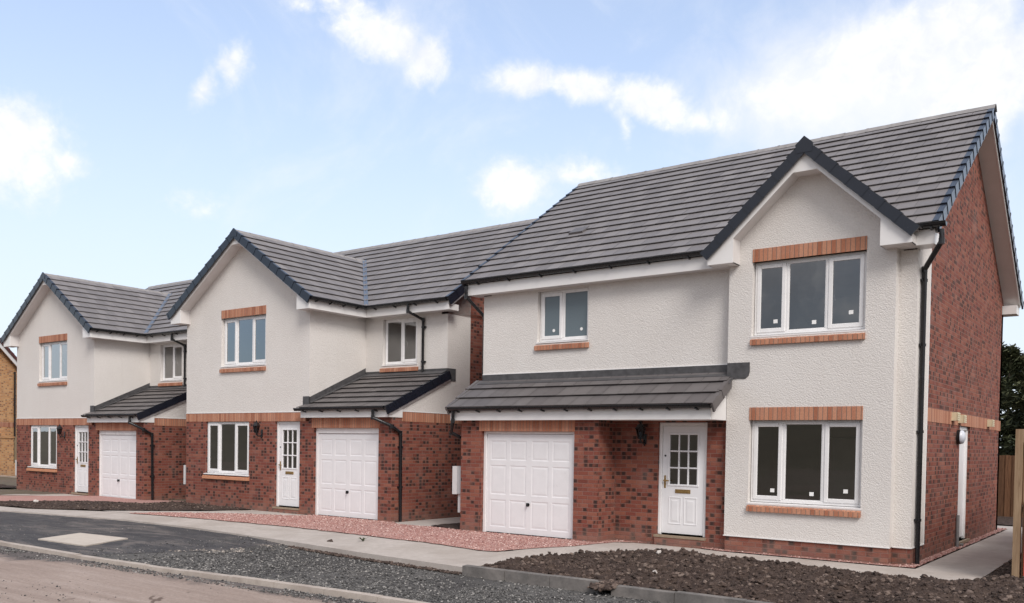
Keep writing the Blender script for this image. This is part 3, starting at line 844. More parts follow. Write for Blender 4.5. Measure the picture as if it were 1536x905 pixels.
    vg = verge(V((xR, -.13, ZE)), X, s, n, S).add(verge(V((xR, 8.79, ZE)), X, s2, n2, S)).add(verge(V((xL, -.13, ZE)), -X, s, n, S)).add(verge(V((xL, 8.79, ZE)), -X, s2, n2, S))
    split_build(vg, 'verge_caps', M['verge_plastic'], roof)
    # plain gable bargeboards and soffits
    bg, sf = MB(), MB()
    for (px, sg) in ((xR, 1), (xL, -1)):
        for (py, ss, nn) in ((-.13, s, n), (8.79, s2, n2)):
            Pq = V((px, py, ZE))
            bg.sbox(Pq, X * sg, ss, nn, -.03, -.004, .1, S, -.20, -.20, -.03, -.03)
            sf.sbox(Pq, X * sg, ss, nn, -.36, -.032, .1, S, -.195, -.195, -.175, -.175)
    for (x0, x1) in ((xr, 3.258), (-5.796, xl)):
        for (y0, y1) in ((-.018, ym + .12), (yb - .16, 8.678)): bg.box(x0, x1, y0, y1, 5.016, 5.21)
    # eaves fascia + soffit
    bg.box(-5.80, -.02, -.045, -.02, 5.012, 5.235).box(2.74, 3.262, -.045, -.02, 5.012, 5.235).box(-5.8, 3.26, 8.68, 8.705, 5.012, 5.235)
    sf.box(xl, -.02, -.02, ym, 5.018, 5.03).box(br, xr, -.02, ym, 5.018, 5.03).box(xl, xr, yb, 8.68, 5.018, 5.03)
    # ---- bay gable
    bgm, I, fx, fz, bxl, bxr = barge(1.367, -.30, 6.79, slA, -.275, 3.0, 5.016, .265, .455, .19)
    sfm = barge_soffit(1.367, -.278, 0, I, fx, fz, -.275, 3.0, bxl, bxr, 5.016)
    bg.add(bgm); sf.add(sfm)
    ba = math.atan(slA); Sb = 1.707 / math.cos(ba); Y = V((0, 1, 0))
    br_ = MB()
    vb = MB()
    for (sx, d) in ((-.34, (1, 0, 0)), (3.074, (-1, 0, 0))):
        ss, nn = slope_vecs(ba, d); Pb = V((sx, -.335, 5.20))
        cm = courses(Pb, Y, ss, nn, 2.62, Sb)
        # stop the bay tiles where they meet the main slope
        cm.cut(V((0, -.13, ZE)) + n * (-.05), -n)
        br_.add(cm)
        vb.add(verge(Pb, -Y, ss, nn, Sb, drop=.125))
    broof = br_.build('bay_roof', M['tile'], H)
    ridge((1.367, -.34, 6.80), (1.367, 2.15, 6.80), .10).build('ridge_tiles', M['ridge_concrete'], broof)
    vb.prism([(1.367 - .13, -.372, 6.62), (1.367 + .13, -.372, 6.62), (1.367 + .14, -.372, 6.76), (1.367, -.372, 6.885), (1.367 - .14, -.372, 6.76)], (0, .035, 0))
    split_build(vb, 'verge_caps', M['verge_plastic'], broof)
    # ---- lean-to roof over garage and porch
    pz0, py0 = 2.605, -.76; pz1 = 3.215; pa = math.atan((pz1 - pz0) / (ym - py0)); ps, pn = slope_vecs(pa, (0, 1, 0)); PS = (ym - py0) / math.cos(pa)
    px0, px1 = -5.70, .06
    cm = courses(V((px0, py0, pz0)), X, ps, pn, px1 - px0, PS, gauge=.36, tile=.33, lip=.05, gp=.005)
    # the strip in front of the bay stops at the bay face
    keep = MB(); L_ = cm
    porch = L_.build('porch_roof', M['porch_tile'], H)
    split_build(verge(V((px1, py0, pz0)), X, ps, pn, (-.03 - py0) / math.cos(pa), gauge=.36, drop=.12).add(verge(V((px0, py0, pz0)), -X, ps, pn, PS, gauge=.36, drop=.12)), 'verge_caps', M['porch_tile'], porch)
    fl = MB().box(xl, 0, ym - .012, ym, 3.18, 3.352)
    fl.hexa([(xl, ym - .19, 3.135), (0, ym - .19, 3.135), (0, ym, 3.20), (xl, ym, 3.20), (xl, ym - .19, 3.147), (0, ym - .19, 3.147), (0, ym, 3.22), (xl, ym, 3.22)])
    fl.prism([(0, -.012, 3.36), (.40, -.012, 3.36), (.405, -.012, 3.20), (.385, -.012, 3.13), (.33, -.012, 3.085), (0, -.012, 3.085)], (0, .012, 0))
    fl.prism([(0, -.012, 3.10), (.12, -.012, 3.10), (.12, -.16, 3.0), (0, -.16, 3.0)], (0, 0, .012))
    fl.build('lead_flashing', M['lead'], H)
    pf = MB().box(-5.72, .0, -.645, -.62, 2.372, 2.605)
    pf.prism([(-.045, -.618, 2.374), (-.045, -.002, 2.374), (-.045, -.002, 3.02), (-.045, -.618, 2.63)], (.04, 0, 0))
    pf.box(-5.72, -5.70, -.62, yg, 2.372, 2.54)
    bg.add(pf)
    sf.box(-5.70, -.05, -.62, yg, 2.376, 2.388).box(gr, -.05, yg, yd, 2.376, 2.388)
    split_build(bg, 'fascia', M['fascia'], H); split_build(sf, 'soffit', M['soffit'], H)
    # ---- rainwater goods
    gutter_set(H, (-5.90, -.105, ZE + .012), (-.33, -.105, ZE + .012), 7, (0, 1, 0))
    gutter_set(H, (3.02, -.105, ZE + .012), (3.43, -.105, ZE + .012), 1, (0, 1, 0))
    gutter_set(H, (-5.75, -.712, 2.622), (.03, -.712, 2.622), 11, (0, 1, 0))
    px = xr + .012 + .05
    downpipe(H, [(3.37, -.105, 5.2), (3.37, -.105, 5.02), (px, .40, 4.72), (px, .42, .03)], .036, [(px, .42, 4.55), (px, .42, 3.55), (px, .42, 2.2), (px, .42, .82)], (-.05, 0, 0))
    downpipe(H, [(-5.80, -.105, 5.2), (-5.80, -.105, 4.98), (-5.62, .30, 4.6), (-5.62, .30, 3.3)], .034)
    downpipe(H, [(-5.60, -.705, 2.56), (-5.60, -.705, 2.36), (-5.82, -.5, 2.12), (-5.62, -.28, 1.98), (-5.62, -.25, .03)], .034)
    return H

# ================================================================== HOUSE with the wide gabled bay (two alike)
def house_wide():
    H = empty('detached_house', (-15.680, -.213, 0))
    bw, xr, ym, yb, yw = 5.086, 7.877, 1.847, 8.34, 2.694
    z0 = 2.381; zb = 2.604
    yg = .0
    w = MB()
    ul = (1.566, 3.417, 3.80, 5.095); mw = (5.70, 6.885, 3.82, 5.0)
    wall(w, 'y', 0, 0, bw - .001, zb, 5.25, .2, [ul])
    w.prism([(0, 0, 5.25), (bw, 0, 5.25), (bw, 0, 5.37), (2.543, 0, 7.04), (0, 0, 5.37)], (0, .15, 0))
    wall(w, 'x', bw, .001, ym, zb, 5.25, -.2)
    wall(w, 'y', ym, bw - .19, xr - .001, zb, 5.2, .2, [mw])
    wall(w, 'x', xr, ym + .001, yw, zb, 5.16, -.19)
    w.prism([(xr, ym + .05, 5.16), (xr, yw, 5.16), (xr, yw, 5.90), (xr, ym + .05, 5.36)], (-.19, 0, 0))
    # render cheek under the garage roof
    w.prism([(xr, .30, zb), (xr, ym, zb), (xr, ym, 3.52), (xr, .30, 2.74)], (-.2, 0, 0))
    wall(w, 'x', 0, .2, 1.2, zb, 5.2, .2)
    w.build('render_wall', M['render'], H)
    split_build(MB().box(-.012, bw, -.014, 0, zb - .002, zb + .012).box(xr, xr + .014, .31, yw, zb - .002, zb + .012), 'render_bead', M['upvc'], H)
    b = MB()
    ll = (.90, 2.77, .965, z0); do = (3.809, 4.755, .25, z0); go = (5.259, 7.460, .098, 2.224)
    wall(b, 'y', 0, 0, bw, -.2, z0, .2, [ll, do]); wall(b, 'y', 0, bw, xr - .001, -.2, 2.5, .2, [(go[0], go[1], go[2], 2.5)])
    wall(b, 'x', xr, .001, yb, -.2, z0, -.2)
    wall(b, 'x', xr, yw, yb, zb, 5.1, -.2); b.box(xr - .2, xr, .001, .3, z0, 2.5)
    zu = lambda y: 5.29 + (min(y, 10.2 - y) - 1.47) * .709 - .07
    b.prism([(xr, ym, 5.0), (xr, yb, 5.0), (xr, yb, zu(yb)), (xr, 5.10, zu(5.10)), (xr, ym, zu(ym))], (-.2, 0, 0))
    wall(b, 'x', 0, .001, yb, -.2, z0, .2); wall(b, 'x', 0, 1.2, yb, zb, 5.1, .2)
    b.prism([(0, 1.9, 5.1), (0, yb, 5.1), (0, yb, zu(yb)), (0, 5.10, zu(5.10)), (0, 1.9, zu(1.9))], (.2, 0, 0))
    wall(b, 'y', yb, 0, xr, -.2, 5.2, -.2)
    b.build('brick_wall', M['red_brick'], H)
    bb = MB(); wall(bb, 'y', -.006, -.006, bw - .12, z0, zb, .2); wall(bb, 'x', xr + .006, .31, yb, z0, zb, -.2); wall(bb, 'x', -.006, .2, yb, z0, zb, .2)
    bb.build('brick_band', M['band_brick'], H)
    lintel(H, go[0] - .06, go[1] + .03, 2.224, 2.46, -.006)
    lintel(H, ul[0], ul[1], 5.095, 5.308, -.012)
    brick_sill(H, 1.56, 3.43, -.055, 3.668, .085); brick_sill(H, 5.65, 6.94, ym - .055, 3.672, .085)
    brick_sill(H, .83, 2.80, -.06, .852, .07, 'sill_stone')
    r = MB().box(.22, xr - .22, .25, 8.1, 2.46, 2.56).box(.22, bw - .22, .25, 2.0, 5.03, 5.1).box(.22, xr - .22, 2.1, 8.1, 5.03, 5.1)
    r.box(.205, .217, .21, 4.2, .1, 5.02).box(.217, 5.0, .205, .215, .1, .80).box(.22, xr - .22, 4.2, 4.3, .1, 5.02).box(3.5, 3.6, .25, 4.2, .1, 5.02).box(5.2, 5.3, .3, 4.2, .1, 2.46).box(5.1, 5.2, 2.1, 4.2, 2.56, 5.02)
    r.build('interior_wall', M['plaster'], H)
    MB().box(.22, 5.2, .25, 8.1, .05, .15).build('floor_slab', M['floor_board'], H)
    tri = [.30, .665]
    window(H, ul[0] + .01, ul[1] - .01, ul[2] + .05, ul[3], .085, tri, (1, 0, 1), handles=[(2, -1)])
    window(H, ll[0] + .01, ll[1] - .01, ll[2] + .045, ll[3], .05, tri, (1, 0, 1))
    window(H, mw[0] + .01, mw[1] - .01, mw[2] + .05, mw[3], ym + .085, [.50], (0, 1), handles=[(1, -1)])
    garage_door(H, go[0], go[1], go[2], go[3], .075, .13)
    front_door(H, do[0], do[1], do[2], do[3], .06, (1.22, 2.17), 1.105)
    MB().box(do[0] - .02, do[1] + .02, -.03, .1, -.1, .20).build('door_step', M['red_brick'], H)
    wall_lamp(H, 3.30, 0, 2.14)
    meter_box(H, 0, .03, .66, 1.17, .5, .15)
    # ---- main roof
    X, Y = V((1, 0, 0)), V((0, 1, 0))
    ang = math.atan(.709); s, n = slope_vecs(ang, Y); s2, n2 = slope_vecs(ang, -Y)
    ye, ze, yr = 1.47, 5.29, 5.10; S = (yr - ye) / math.cos(ang); xL, xR = -.32, 8.19
    vx, vy = 2.543, 4.192; bx = 5.475
    dr = V((vx - bx, vy - ye, 0)).normalized(); dl = V((vx + .389, vy - ye, 0)).normalized()
    rf = courses(V((vx, ye, ze)), X, s, n, xR - vx, S).cut(V((bx, ye, 0)), V((-dr.y, dr.x, 0)) if V((-dr.y, dr.x, 0)).x < 0 else V((dr.y, -dr.x, 0)))
    rl = courses(V((xL, ye, ze)), X, s, n, vx - xL, S).cut(V((-.389, ye, 0)), V((dl.y, -dl.x, 0)))
    rf.add(rl).add(courses(V((xR, 2 * yr - ye, ze)), -X, s2, n2, xR - xL, S, tile=.6))
    roof = rf.build('roof', M['tile'], H)
    ridge((xL - .02, yr, ze + (yr - ye) * .709 + .012), (xR + .02, yr, ze + (yr - ye) * .709 + .012)).build('ridge_tiles', M['ridge_concrete'], roof)
    vg = verge(V((xR, ye, ze)), X, s, n, S, drop=.16).add(verge(V((xR, 2 * yr - ye, ze)), X, s2, n2, S, drop=.16)).add(verge(V((xL, ye, ze)), -X, s, n, S)).add(verge(V((xL, 2 * yr - ye, ze)), -X, s2, n2, S))
    split_build(vg, 'verge_caps', M['verge_plastic'], roof)
    bg, sf = MB(), MB()
    for (px, sg) in ((xR, 1), (xL, -1)):
        for (py, ss, nn) in ((ye, s, n), (2 * yr - ye, s2, n2)):
            Pq = V((px, py, ze))
            bg.sbox(Pq, X * sg, ss, nn, -.03, -.004, .05, S, -.21, -.21, -.03, -.03); sf.sbox(Pq, X * sg, ss, nn, -.33, -.032, .05, S, -.2, -.2, -.18, -.18)
    bg.box(xr, xR - .038, ym - .274, ym + .06, 5.048, 5.19)
    bg.box(bw + .29, xR - .035, ym - .30, ym - .275, 5.046, 5.245).box(xL, xR, 8.66, 8.69, 5.046, 5.20)
    sf.box(bw + .28, xr, ym - .275, ym, 5.052, 5.064).box(xL, xR, yb, 8.66, 5.052, 5.064)
    # ---- bay roof
    slB = .658; ba = math.atan(slB); Sb = 2.932 / math.cos(ba)
    br_, vb = MB(), MB()
    for (sx, d, dv) in ((bx, -X, dr), (-.389, X, dl)):
        ss, nn = slope_vecs(ba, d); Pb = V((sx, -.335, 5.29)); no = V((-dv.y, dv.x, 0))
        if no.y < 0: no = -no
        cm = courses(Pb, Y, ss, nn, 4.75, Sb).cut(V((sx, ye, 0)), no)
        br_.add(cm); vb.add(verge(Pb, -Y, ss, nn, Sb, drop=.145))
    broof = br_.build('bay_roof', M['tile'], H)
    ridge((2.543, -.34, 7.228), (2.543, vy + .06, 7.228), .10).build('ridge_tiles', M['ridge_concrete'], broof)
    vb.prism([(2.543 - .13, -.372, 7.06), (2.543 + .13, -.372, 7.06), (2.543 + .15, -.372, 7.17), (2.543, -.372, 7.285), (2.543 - .15, -.372, 7.17)], (0, .035, 0))
    split_build(vb, 'verge_caps', M['verge_plastic'], broof)
    bgm, I, fx, fz, bxl, bxr = barge(2.543, -.30, 7.225, slB, -.315, 5.40, 5.046, .235, .455, .15)
    bg.add(bgm); sf.add(barge_soffit(2.543, -.278, 0, I, fx, fz, -.315, 5.40, bxl, bxr, 5.046))
    bg.box(5.378, 5.402, -.277, ym - .301, 5.044, 5.245); sf.box(bw, 5.377, 0, ym - .301, 5.052, 5.064)
    # valley lining
    vl = MB()
    for (sx, dv) in ((bx, dr), (-.389, dl)):
        p0, p1 = V((sx, ye, 5.29)), V((vx, vy, 7.219)); dirv = (p1 - p0).normalized()
        for (ss) in (s, slope_vecs(ba, -X if sx > 0 else X)[0]):
            side = (X if ss is s else -Y) if sx > 0 else (-X if ss is s else -Y)
            a0, a1 = p0 + V((0, 0, .028)), p1 + V((0, 0, .028))
            vl.prism([a0, a1, a1 + side * .075 + V((0, 0, .012)), a0 + side * .075 + V((0, 0, .012))], (0, 0, .012))
    vl.build('valley_lining', M['valley_lining'], roof)
    # ---- garage lean-to roof
    py0, pz0 = -.27, 2.665; pz1 = 3.595; pa = math.atan((pz1 - pz0) / (ym - py0)); ps, pn = slope_vecs(pa, Y); PS = (ym - py0) / math.cos(pa)
    cm = courses(V((bw - .0, py0, pz0)), X, ps, pn, 7.93 - bw, PS, gauge=.335, lip=.05, gp=.003)
    cm.add(courses(V((bw - .14, py0, pz0)), X, ps, pn, .14, .30, gauge=.335, lip=.05, gp=.003))
    porch = cm.build('garage_roof', M['porch_tile'], H)
    verge(V((7.93, py0, pz0)), X, ps, pn, PS, gauge=.335, drop=.15).build('verge_caps', M['verge_plastic'], porch)
    fl = MB()
    fl.prism([(bw + .012, -.02, 2.80), (bw + .012, ym, 3.66), (bw + .012, ym, 3.80), (bw + .012, .05, 2.985), (bw + .012, -.02, 2.96)], (-.012, 0, 0))
    fl.sbox(V((bw, py0, pz0)), X, ps, pn, 0, .12, .30, PS, .045, .045, .055, .055)
    fl.box(bw + .01, xr, ym - .012, ym, 3.57, 3.70)
    fl.sbox(V((bw, py0, pz0)), X, ps, pn, .1, xr - bw, PS - .20, PS, .045, .045, .055, .055)
    fl.box(bw - .22, bw + .012, -.012, 0, 2.75, 2.985)
    fl.box(xr, xr + .012, ym, ym + .30, 3.40, 3.70)
    fl.build('lead_flashing', M['lead'], H)
    bg.box(4.97, 7.90, -.165, -.14, 2.462, 2.665).box(xr, 7.897, -.138, .31, 2.464, 2.68).box(4.972, 4.99, -.138, 0, 2.464, 2.66)
    bg.sbox(V((7.93, py0, pz0)), X, ps, pn, -.045, -.012, .12, PS, -.21, -.21, -.04, -.04)
    sf.box(4.99, 7.88, -.14, 0, 2.468, 2.48)
    split_build(bg, 'fascia', M['fascia'], H); split_build(sf, 'soffit', M['soffit'], H)
    # ---- rainwater goods
    gutter_set(H, (5.468, -.33, 5.302), (5.468, ye - .06, 5.302), 4, (-1, 0, 0))
    gutter_set(H, (5.41, ye + .009, 5.302), (8.15, ye + .009, 5.302), 4, (0, 1, 0))
    gutter_set(H, (4.86, -.236, 2.68), (7.88, -.236, 2.68), 5, (0, 1, 0))
    downpipe(H, [(6.90, ye + .015, 5.24), (6.90, ye + .015, 5.08), (7.12, ym - .05, 4.90), (7.12, ym - .05, 3.62)], .034, [(7.12, ym - .05, 4.72), (7.12, ym - .05, 3.88)])
    downpipe(H, [(7.50, -.23, 2.62), (7.50, -.23, 2.45), (xr + .052, -.05, 2.26), (xr + .052, .22, 2.12), (xr + .052, .25, .02)], .036, [(xr + .052, .25, 1.8), (xr + .052, .25, .9)], (-.05, 0, 0))
    return H

near = house_near()
tag(near, 'largest white rendered house, nearest, with a narrow steep gabled bay and brick side gable', 'house', 'new detached houses along the street')
mid = house_wide()
tag(mid, 'middle white and red brick house, standing between its look-alike neighbour and the largest house', 'house', 'new detached houses along the street')
far = copy_tree(mid)
far.location = (-15.680 - 9.993, -.206, -.097)
tag(far, 'leftmost white and red brick house, farthest of the row, beside a yellow brick house', 'house', 'new detached houses along the street')

# ------------------------------------------------------------------ yellow brick neighbour far left, its yard wall and timber gate
def house_yellow():
    H = empty('brick_house', (-37.0 - 2.6 * EX.x, 4.3 - 2.6 * EX.y, 0), R(115))
    b = MB(); wall(b, 'y', 0, -3.9, 3.9, -.2, 4.9, .2); wall(b, 'x', 3.9, .001, 8, -.2, 4.9, -.2)
    b.prism([(-3.9, 0, 4.9), (3.9, 0, 4.9), (0, 0, 7.72)], (0, .2, 0)); wall(b, 'x', -3.9, .001, 8, -.2, 4.9, .2); wall(b, 'y', 8, -3.9, 3.9, -.2, 4.9, -.2)
    b.build('brick_wall', M['buff_brick'], H)
    MB().box(-3.91, 3.91, -.008, .1, 2.32, 2.54).build('brick_band', M['band_brick'], H)
    ang = math.atan(.75); rf, vg, bgd = MB(), MB(), MB(); Y = V((0, 1, 0))
    for (sx, d) in ((4.3, (-1, 0, 0)), (-4.3, (1, 0, 0))):
        s, n = slope_vecs(ang, d); S = 4.3 / math.cos(ang); P = V((sx, -.2, 4.66))
        rf.add(courses(P, Y, s, n, 8.4, S)); vg.add(verge(P, -Y, s, n, S, drop=.10))
        bgd.sbox(P, -Y, s, n, -.05, -.01, 0, S, -.27, -.27, -.03, -.03)
    roof = rf.build('roof', M['verge_tile_red'], H); split_build(vg, 'verge_caps', M['verge_tile_red'], roof); split_build(bgd, 'fascia', M['fascia'], H)
    downpipe(H, [(3.22, -.06, 4.9), (3.22, -.06, .1)], .04)
    return H
EX = V((math.cos(R(115)), math.sin(R(115)), 0)); EY = V((-EX.y, EX.x, 0))
yh = house_yellow()
tag(yh, 'yellow brick house with dark red roof edge, partly showing beyond the leftmost white house', 'house')
gw = MB(); wall(gw, 'y', 0, -8, .17, -.2, 1.82, .22); gw.box(-8, .20, -.03, .25, 1.82, 1.89)
gwo = gw.build('garden_wall', M['buff_brick']); gwo.location = V((-37, 4.3, 0)) - EY * .4; gwo.rotation_euler = (0, 0, R(115))
tag(gwo, 'yellow brick garden wall with dark coping in front of the yellow house', 'wall')
gt = empty('timber_fence', V((-37, 4.3, 0)) - EY * .4 + EX * .2, R(115))
p = MB()
for k in range(14): p.box(.02 + k * .16, .02 + k * .16 + .145, -.01 + .012 * (k % 2), .012 + .012 * (k % 2), .66, 1.87 + random.uniform(-.02, .02))
p.build('board_panel', M['gate_timber'], gt)
MB().box(0, 2.25, .03, .08, .85, .95).box(0, 2.25, .03, .08, 1.6, 1.7).build('rail', M['gate_timber'], gt)
MB().box(-.02, 2.3, -.02, .16, -.1, .66).build('brick_plinth', M['buff_brick'], gt)
tag(gt, 'pale upright-board timber fence panel on a brick plinth beside the yellow brick wall', 'fence')

# ------------------------------------------------------------------ ground
def sm(t): t = min(1, max(0, t)); return t * t * (3 - 2 * t)
def g(x, y): return .105 * sm((y + 3.8) / 3.0)
def inside(x, y, P):
    c = False; j = len(P) - 1
    for i in range(len(P)):
        if (P[i][1] > y) != (P[j][1] > y) and x < (P[j][0] - P[i][0]) * (y - P[i][1]) / (P[j][1] - P[i][1]) + P[i][0]: c = not c
        j = i
    return c
def edge_d(x, y, P):
    d = 1e9
    for i in range(len(P)):
        ax, ay = P[i - 1]; bx, by = P[i]; l = (bx - ax) ** 2 + (by - ay) ** 2
        t = max(0, min(1, ((x - ax) * (bx - ax) + (y - ay) * (by - ay)) / l)) if l else 0
        d = min(d, math.hypot(x - ax - t * (bx - ax), y - ay - t * (by - ay)))
    return d
def sheet(name, poly, zf, mat, step, skirt=0., jit=0., kind='structure', label=None, cat=None):
    """ground sheet over a polygon, triangulated on a grid of the given step"""
    bd = []
    for i in range(len(poly)):
        a, b = V(poly[i]), V(poly[(i + 1) % len(poly)]); k = max(1, int((b - a).length / (step * 1.5)))
        for q in range(k):
            p = a.lerp(b, q / k)
            if jit and q: p = p + V((random.uniform(-jit, jit), random.uniform(-jit, jit)))
            bd.append(p)
    pts = list(bd); xs = [p[0] for p in poly]; ys = [p[1] for p in poly]; bp = [tuple(p) for p in bd]
    x = min(xs) + step
    while x < max(xs):
        y = min(ys) + step
        while y < max(ys):
            qx, qy = x + random.uniform(-.25, .25) * step, y + random.uniform(-.25, .25) * step
            if inside(qx, qy, bp): pts.append(V((qx, qy)))
            y += step
        x += step
    vs, es, fs, *_ = delaunay_2d_cdt(pts, [], [list(range(len(bd)))], 1, 1e-5)
    me = bpy.data.meshes.new(name)
    v3 = [(p.x, p.y, zf(p.x, p.y)) for p in vs]
    fs = [tuple(f) for f in fs]
    fs = [f if ((v3[f[1]][0] - v3[f[0]][0]) * (v3[f[2]][1] - v3[f[0]][1]) - (v3[f[1]][1] - v3[f[0]][1]) * (v3[f[2]][0] - v3[f[0]][0])) > 0 else f[::-1] for f in fs]
    if skirt:
        n0 = len(bd); base = len(v3)
        for p in bd: v3.append((p.x, p.y, zf(p.x, p.y) - skirt))
        for i in range(n0): fs.append((i, (i + 1) % n0, base + (i + 1) % n0, base + i))
    me.from_pydata(v3, [], fs); me.materials.append(mat)
    me.polygons.foreach_set('use_smooth', [not skirt] * len(me.polygons)); me.update()
    o = bpy.data.objects.new(name, me); col.objects.link(o); o['kind'] = kind
    if label: o['label'] = label
    if cat: o['category'] = cat
    return o
OCT = [(1, 0, 0), (0, 1, 0), (-1, 0, 0), (0, -1, 0), (0, 0, 1), (0, 0, -1)]
OF = [(0, 1, 4), (1, 2, 4), (2, 3, 4), (3, 0, 4), (1, 0, 5), (2, 1, 5), (3, 2, 5), (0, 3, 5)]
ICO = bmesh.new(); bmesh.ops.create_icosphere(ICO, subdivisions=1, radius=1)
ICV = [tuple(v.co) for v in ICO.verts]; ICF = [tuple(v.index for v in f.verts) for f in ICO.faces]; ICO.free()
ICO = bmesh.new(); bmesh.ops.create_icosphere(ICO, subdivisions=2, radius=1)
IC2V = [tuple(v.co) for v in ICO.verts]; IC2F = [tuple(v.index for v in f.verts) for f in ICO.faces]; ICO.free()
def scatter(name, poly, zf, n, s0, s1, mat, label, cat=None, dens=None, rough=False, sink=.25, flat=.7):
    """loose stones or clods lying on a sheet, one uncountable mass"""
    V_, F_, Rr = [], [], []
    xs = [p[0] for p in poly]; ys = [p[1] for p in poly]; c = 0; tries = 0
    bv, bf = (IC2V, IC2F) if rough and s1 > .03 and n < 6000 else (ICV, ICF) if rough else (OCT, OF)
    while c < n and tries < n * 12:
        tries += 1
        x, y = random.uniform(min(xs), max(xs)), random.uniform(min(ys), max(ys))
        if not inside(x, y, poly): continue
        if dens and random.random() > dens(x, y): continue
        c += 1
        s = s0 + (s1 - s0) * random.random() ** 2.2
        m = Matrix.Rotation(random.uniform(0, 6.28), 3, 'Z') @ Matrix.Rotation(random.uniform(-.6, .6), 3, 'X')
        sc = V((random.uniform(.7, 1.3), random.uniform(.7, 1.3), random.uniform(.7, 1.2) * flat)) * s
        z = zf(x, y) + s * flat * (1 - 2 * sink) * .5; i = len(V_); r = random.random(); sd = V((random.random() * 50, random.random() * 50, 3))
        for p in bv:
            k = random.uniform(.72, 1.25) if not rough else 1. + .55 * noise.noise(V(p) * 1.3 + sd) + .32 * noise.noise(V(p) * 3.4 + sd) + random.uniform(-.10, .10); q = m @ V((p[0] * sc.x * k, p[1] * sc.y * k, p[2] * sc.z * k)); V_.append((x + q.x, y + q.y, z + q.z))
        for f in bf: F_.append(tuple(i + k for k in f)); Rr.append(min(1, max(0, r + random.uniform(-.06, .06))))
    me = bpy.data.meshes.new(name); me.from_pydata(V_, [], F_); at = me.attributes.new('rnd', 'FLOAT', 'FACE'); at.data.foreach_set('value', Rr)
    me.materials.append(mat); me.update(); o = bpy.data.objects.new(name, me); col.objects.link(o)
    tag(o, label, cat, kind='stuff')
    return o

nz = lambda x, y, s, k=0: noise.noise(V((x * s, y * s, k)))
ky = lambda x: -7.15 + .5 * sm((x + 8.5) / 8.)            # inner (house side) edge of the road kerb
# base ground to the horizon
gm = MB()
for i in range(-8, 8):
    for j in range(-8, 8):
        gm.face([(i * 60, j * 60, -.14), (i * 60 + 60, j * 60, -.14), (i * 60 + 60, j * 60 + 60, -.14), (i * 60, j * 60 + 60, -.14)])
tag(gm.build('ground', M['verge_earth']), kind='structure')
sheet('ground', [(-50, -3.3), (-14, -2.5), (-2.5, -3.6), (9, -3.9), (14, -4.), (14, 30), (-50, 30)], lambda x, y: g(x, y) - .02 + .012 * nz(x, y, 1.3), M['verge_earth'], .8)
road_poly = [(-70, -13.6), (20, -13.6), (20, -6.80), (-.5, -6.80), (-3., -6.92), (-5.5, -7.14), (-8, -7.26), (-70, -7.3)]
sheet('road', road_poly, lambda x, y: -.060 + .010 * nz(x, y, .8) + .006 * nz(x, y, 3.), M['road'], .30)
tag(MB().face([(-36.2, .6, .06), (-27.5, .6, .06), (-27.5, 3.7, .06), (-36.2, 3.7, .06)]).build('road', M['side_tarmac']), kind='structure')
MB().box(-36.2, -27.5, 3.7, 3.85, 0, .14).build('kerb', M['kerb_concrete'])['kind'] = 'structure'
MB().box(-36.2, -27.5, .45, .6, 0, .10).build('kerb', M['kerb_concrete'])['kind'] = 'structure'
# footway: new tarmac on the left, bare sub-base on the right
fz_ = lambda x, y: -.025 - .075 * sm((x + 8.6) / 2.2) * sm((y + 7.3) / 1.2) + .008 * nz(x, y, 2.) + .006 * nz(x, y, 7.)
tar = [(-40, -7.1), (-10, -7.12), (-8.0, -7.1), (-7.75, -6.0), (-7.3, -5.0), (-7.45, -4.2), (-7.2, -3.4), (-10.3, -3.2), (-13.2, -3.2), (-16.4, -3.7), (-18, -4.0), (-40, -4.6)]
sheet('tarmac_path', tar, fz_, M['tarmac'], .14, jit=.05)
sub = [(-8.6, -7.12), (-7.4, -7.12), (-5, -6.80), (-2.5, -6.66), (0, -6.60), (14, -6.55), (14, -4.0), (0, -4.05), (-2.3, -3.9), (-4.6, -3.75), (-6.9, -3.5), (-8.6, -3.4)]
sheet('sub_base_path', sub, lambda x, y: fz_(x, y) - .004 + .012 * nz(x, y, 9., 4), M['sub_base'], .09)
scatter('gravel', sub, fz_, 24000, .006, .023, M['grey_stone'], 'loose dark grey crushed stone on the unfinished footway', 'gravel', dens=lambda x, y: (.12 if x < -7.3 else 1.) * (.35 + .9 * (nz(x, y, .8) + .45)) if x < 4 else 0.)
kd = [(-8.4, -7.55), (-6.0, -7.30), (-3.5, -7.1), (0, -6.98), (0, -6.80), (-3., -6.92), (-5.5, -7.14), (-8.2, -7.28)]
scatter('gravel', [(-13, -7.75)] + [(x, y - .18) for x, y in kd[:4]] + kd[4:] + [(-13, -7.35)], lambda x, y: -.058, 3600, .006, .022, M['grey_stone'], 'spilt dark stone lying in the road along the kerb', 'gravel', dens=lambda x, y: max(0, .5 + nz(x, y, 1.5)))
scatter('gravel', [(-14, -11), (0, -11), (0, -7.1), (-8, -7.4), (-14, -7.4)], lambda x, y: -.06, 900, .005, .016, M['grey_stone'], 'scattered small stones on the dusty road', 'gravel', dens=lambda x, y: max(0, .2 + nz(x, y, .7)))
scatter('gravel', tar, lambda x, y: fz_(x, y), 2600, .004, .014, M['grey_stone'], 'loose grit on the new tarmac footway', 'gravel', dens=lambda x, y: 0 if x < -14 else max(0, .15 + nz(x, y, .9, 2)))
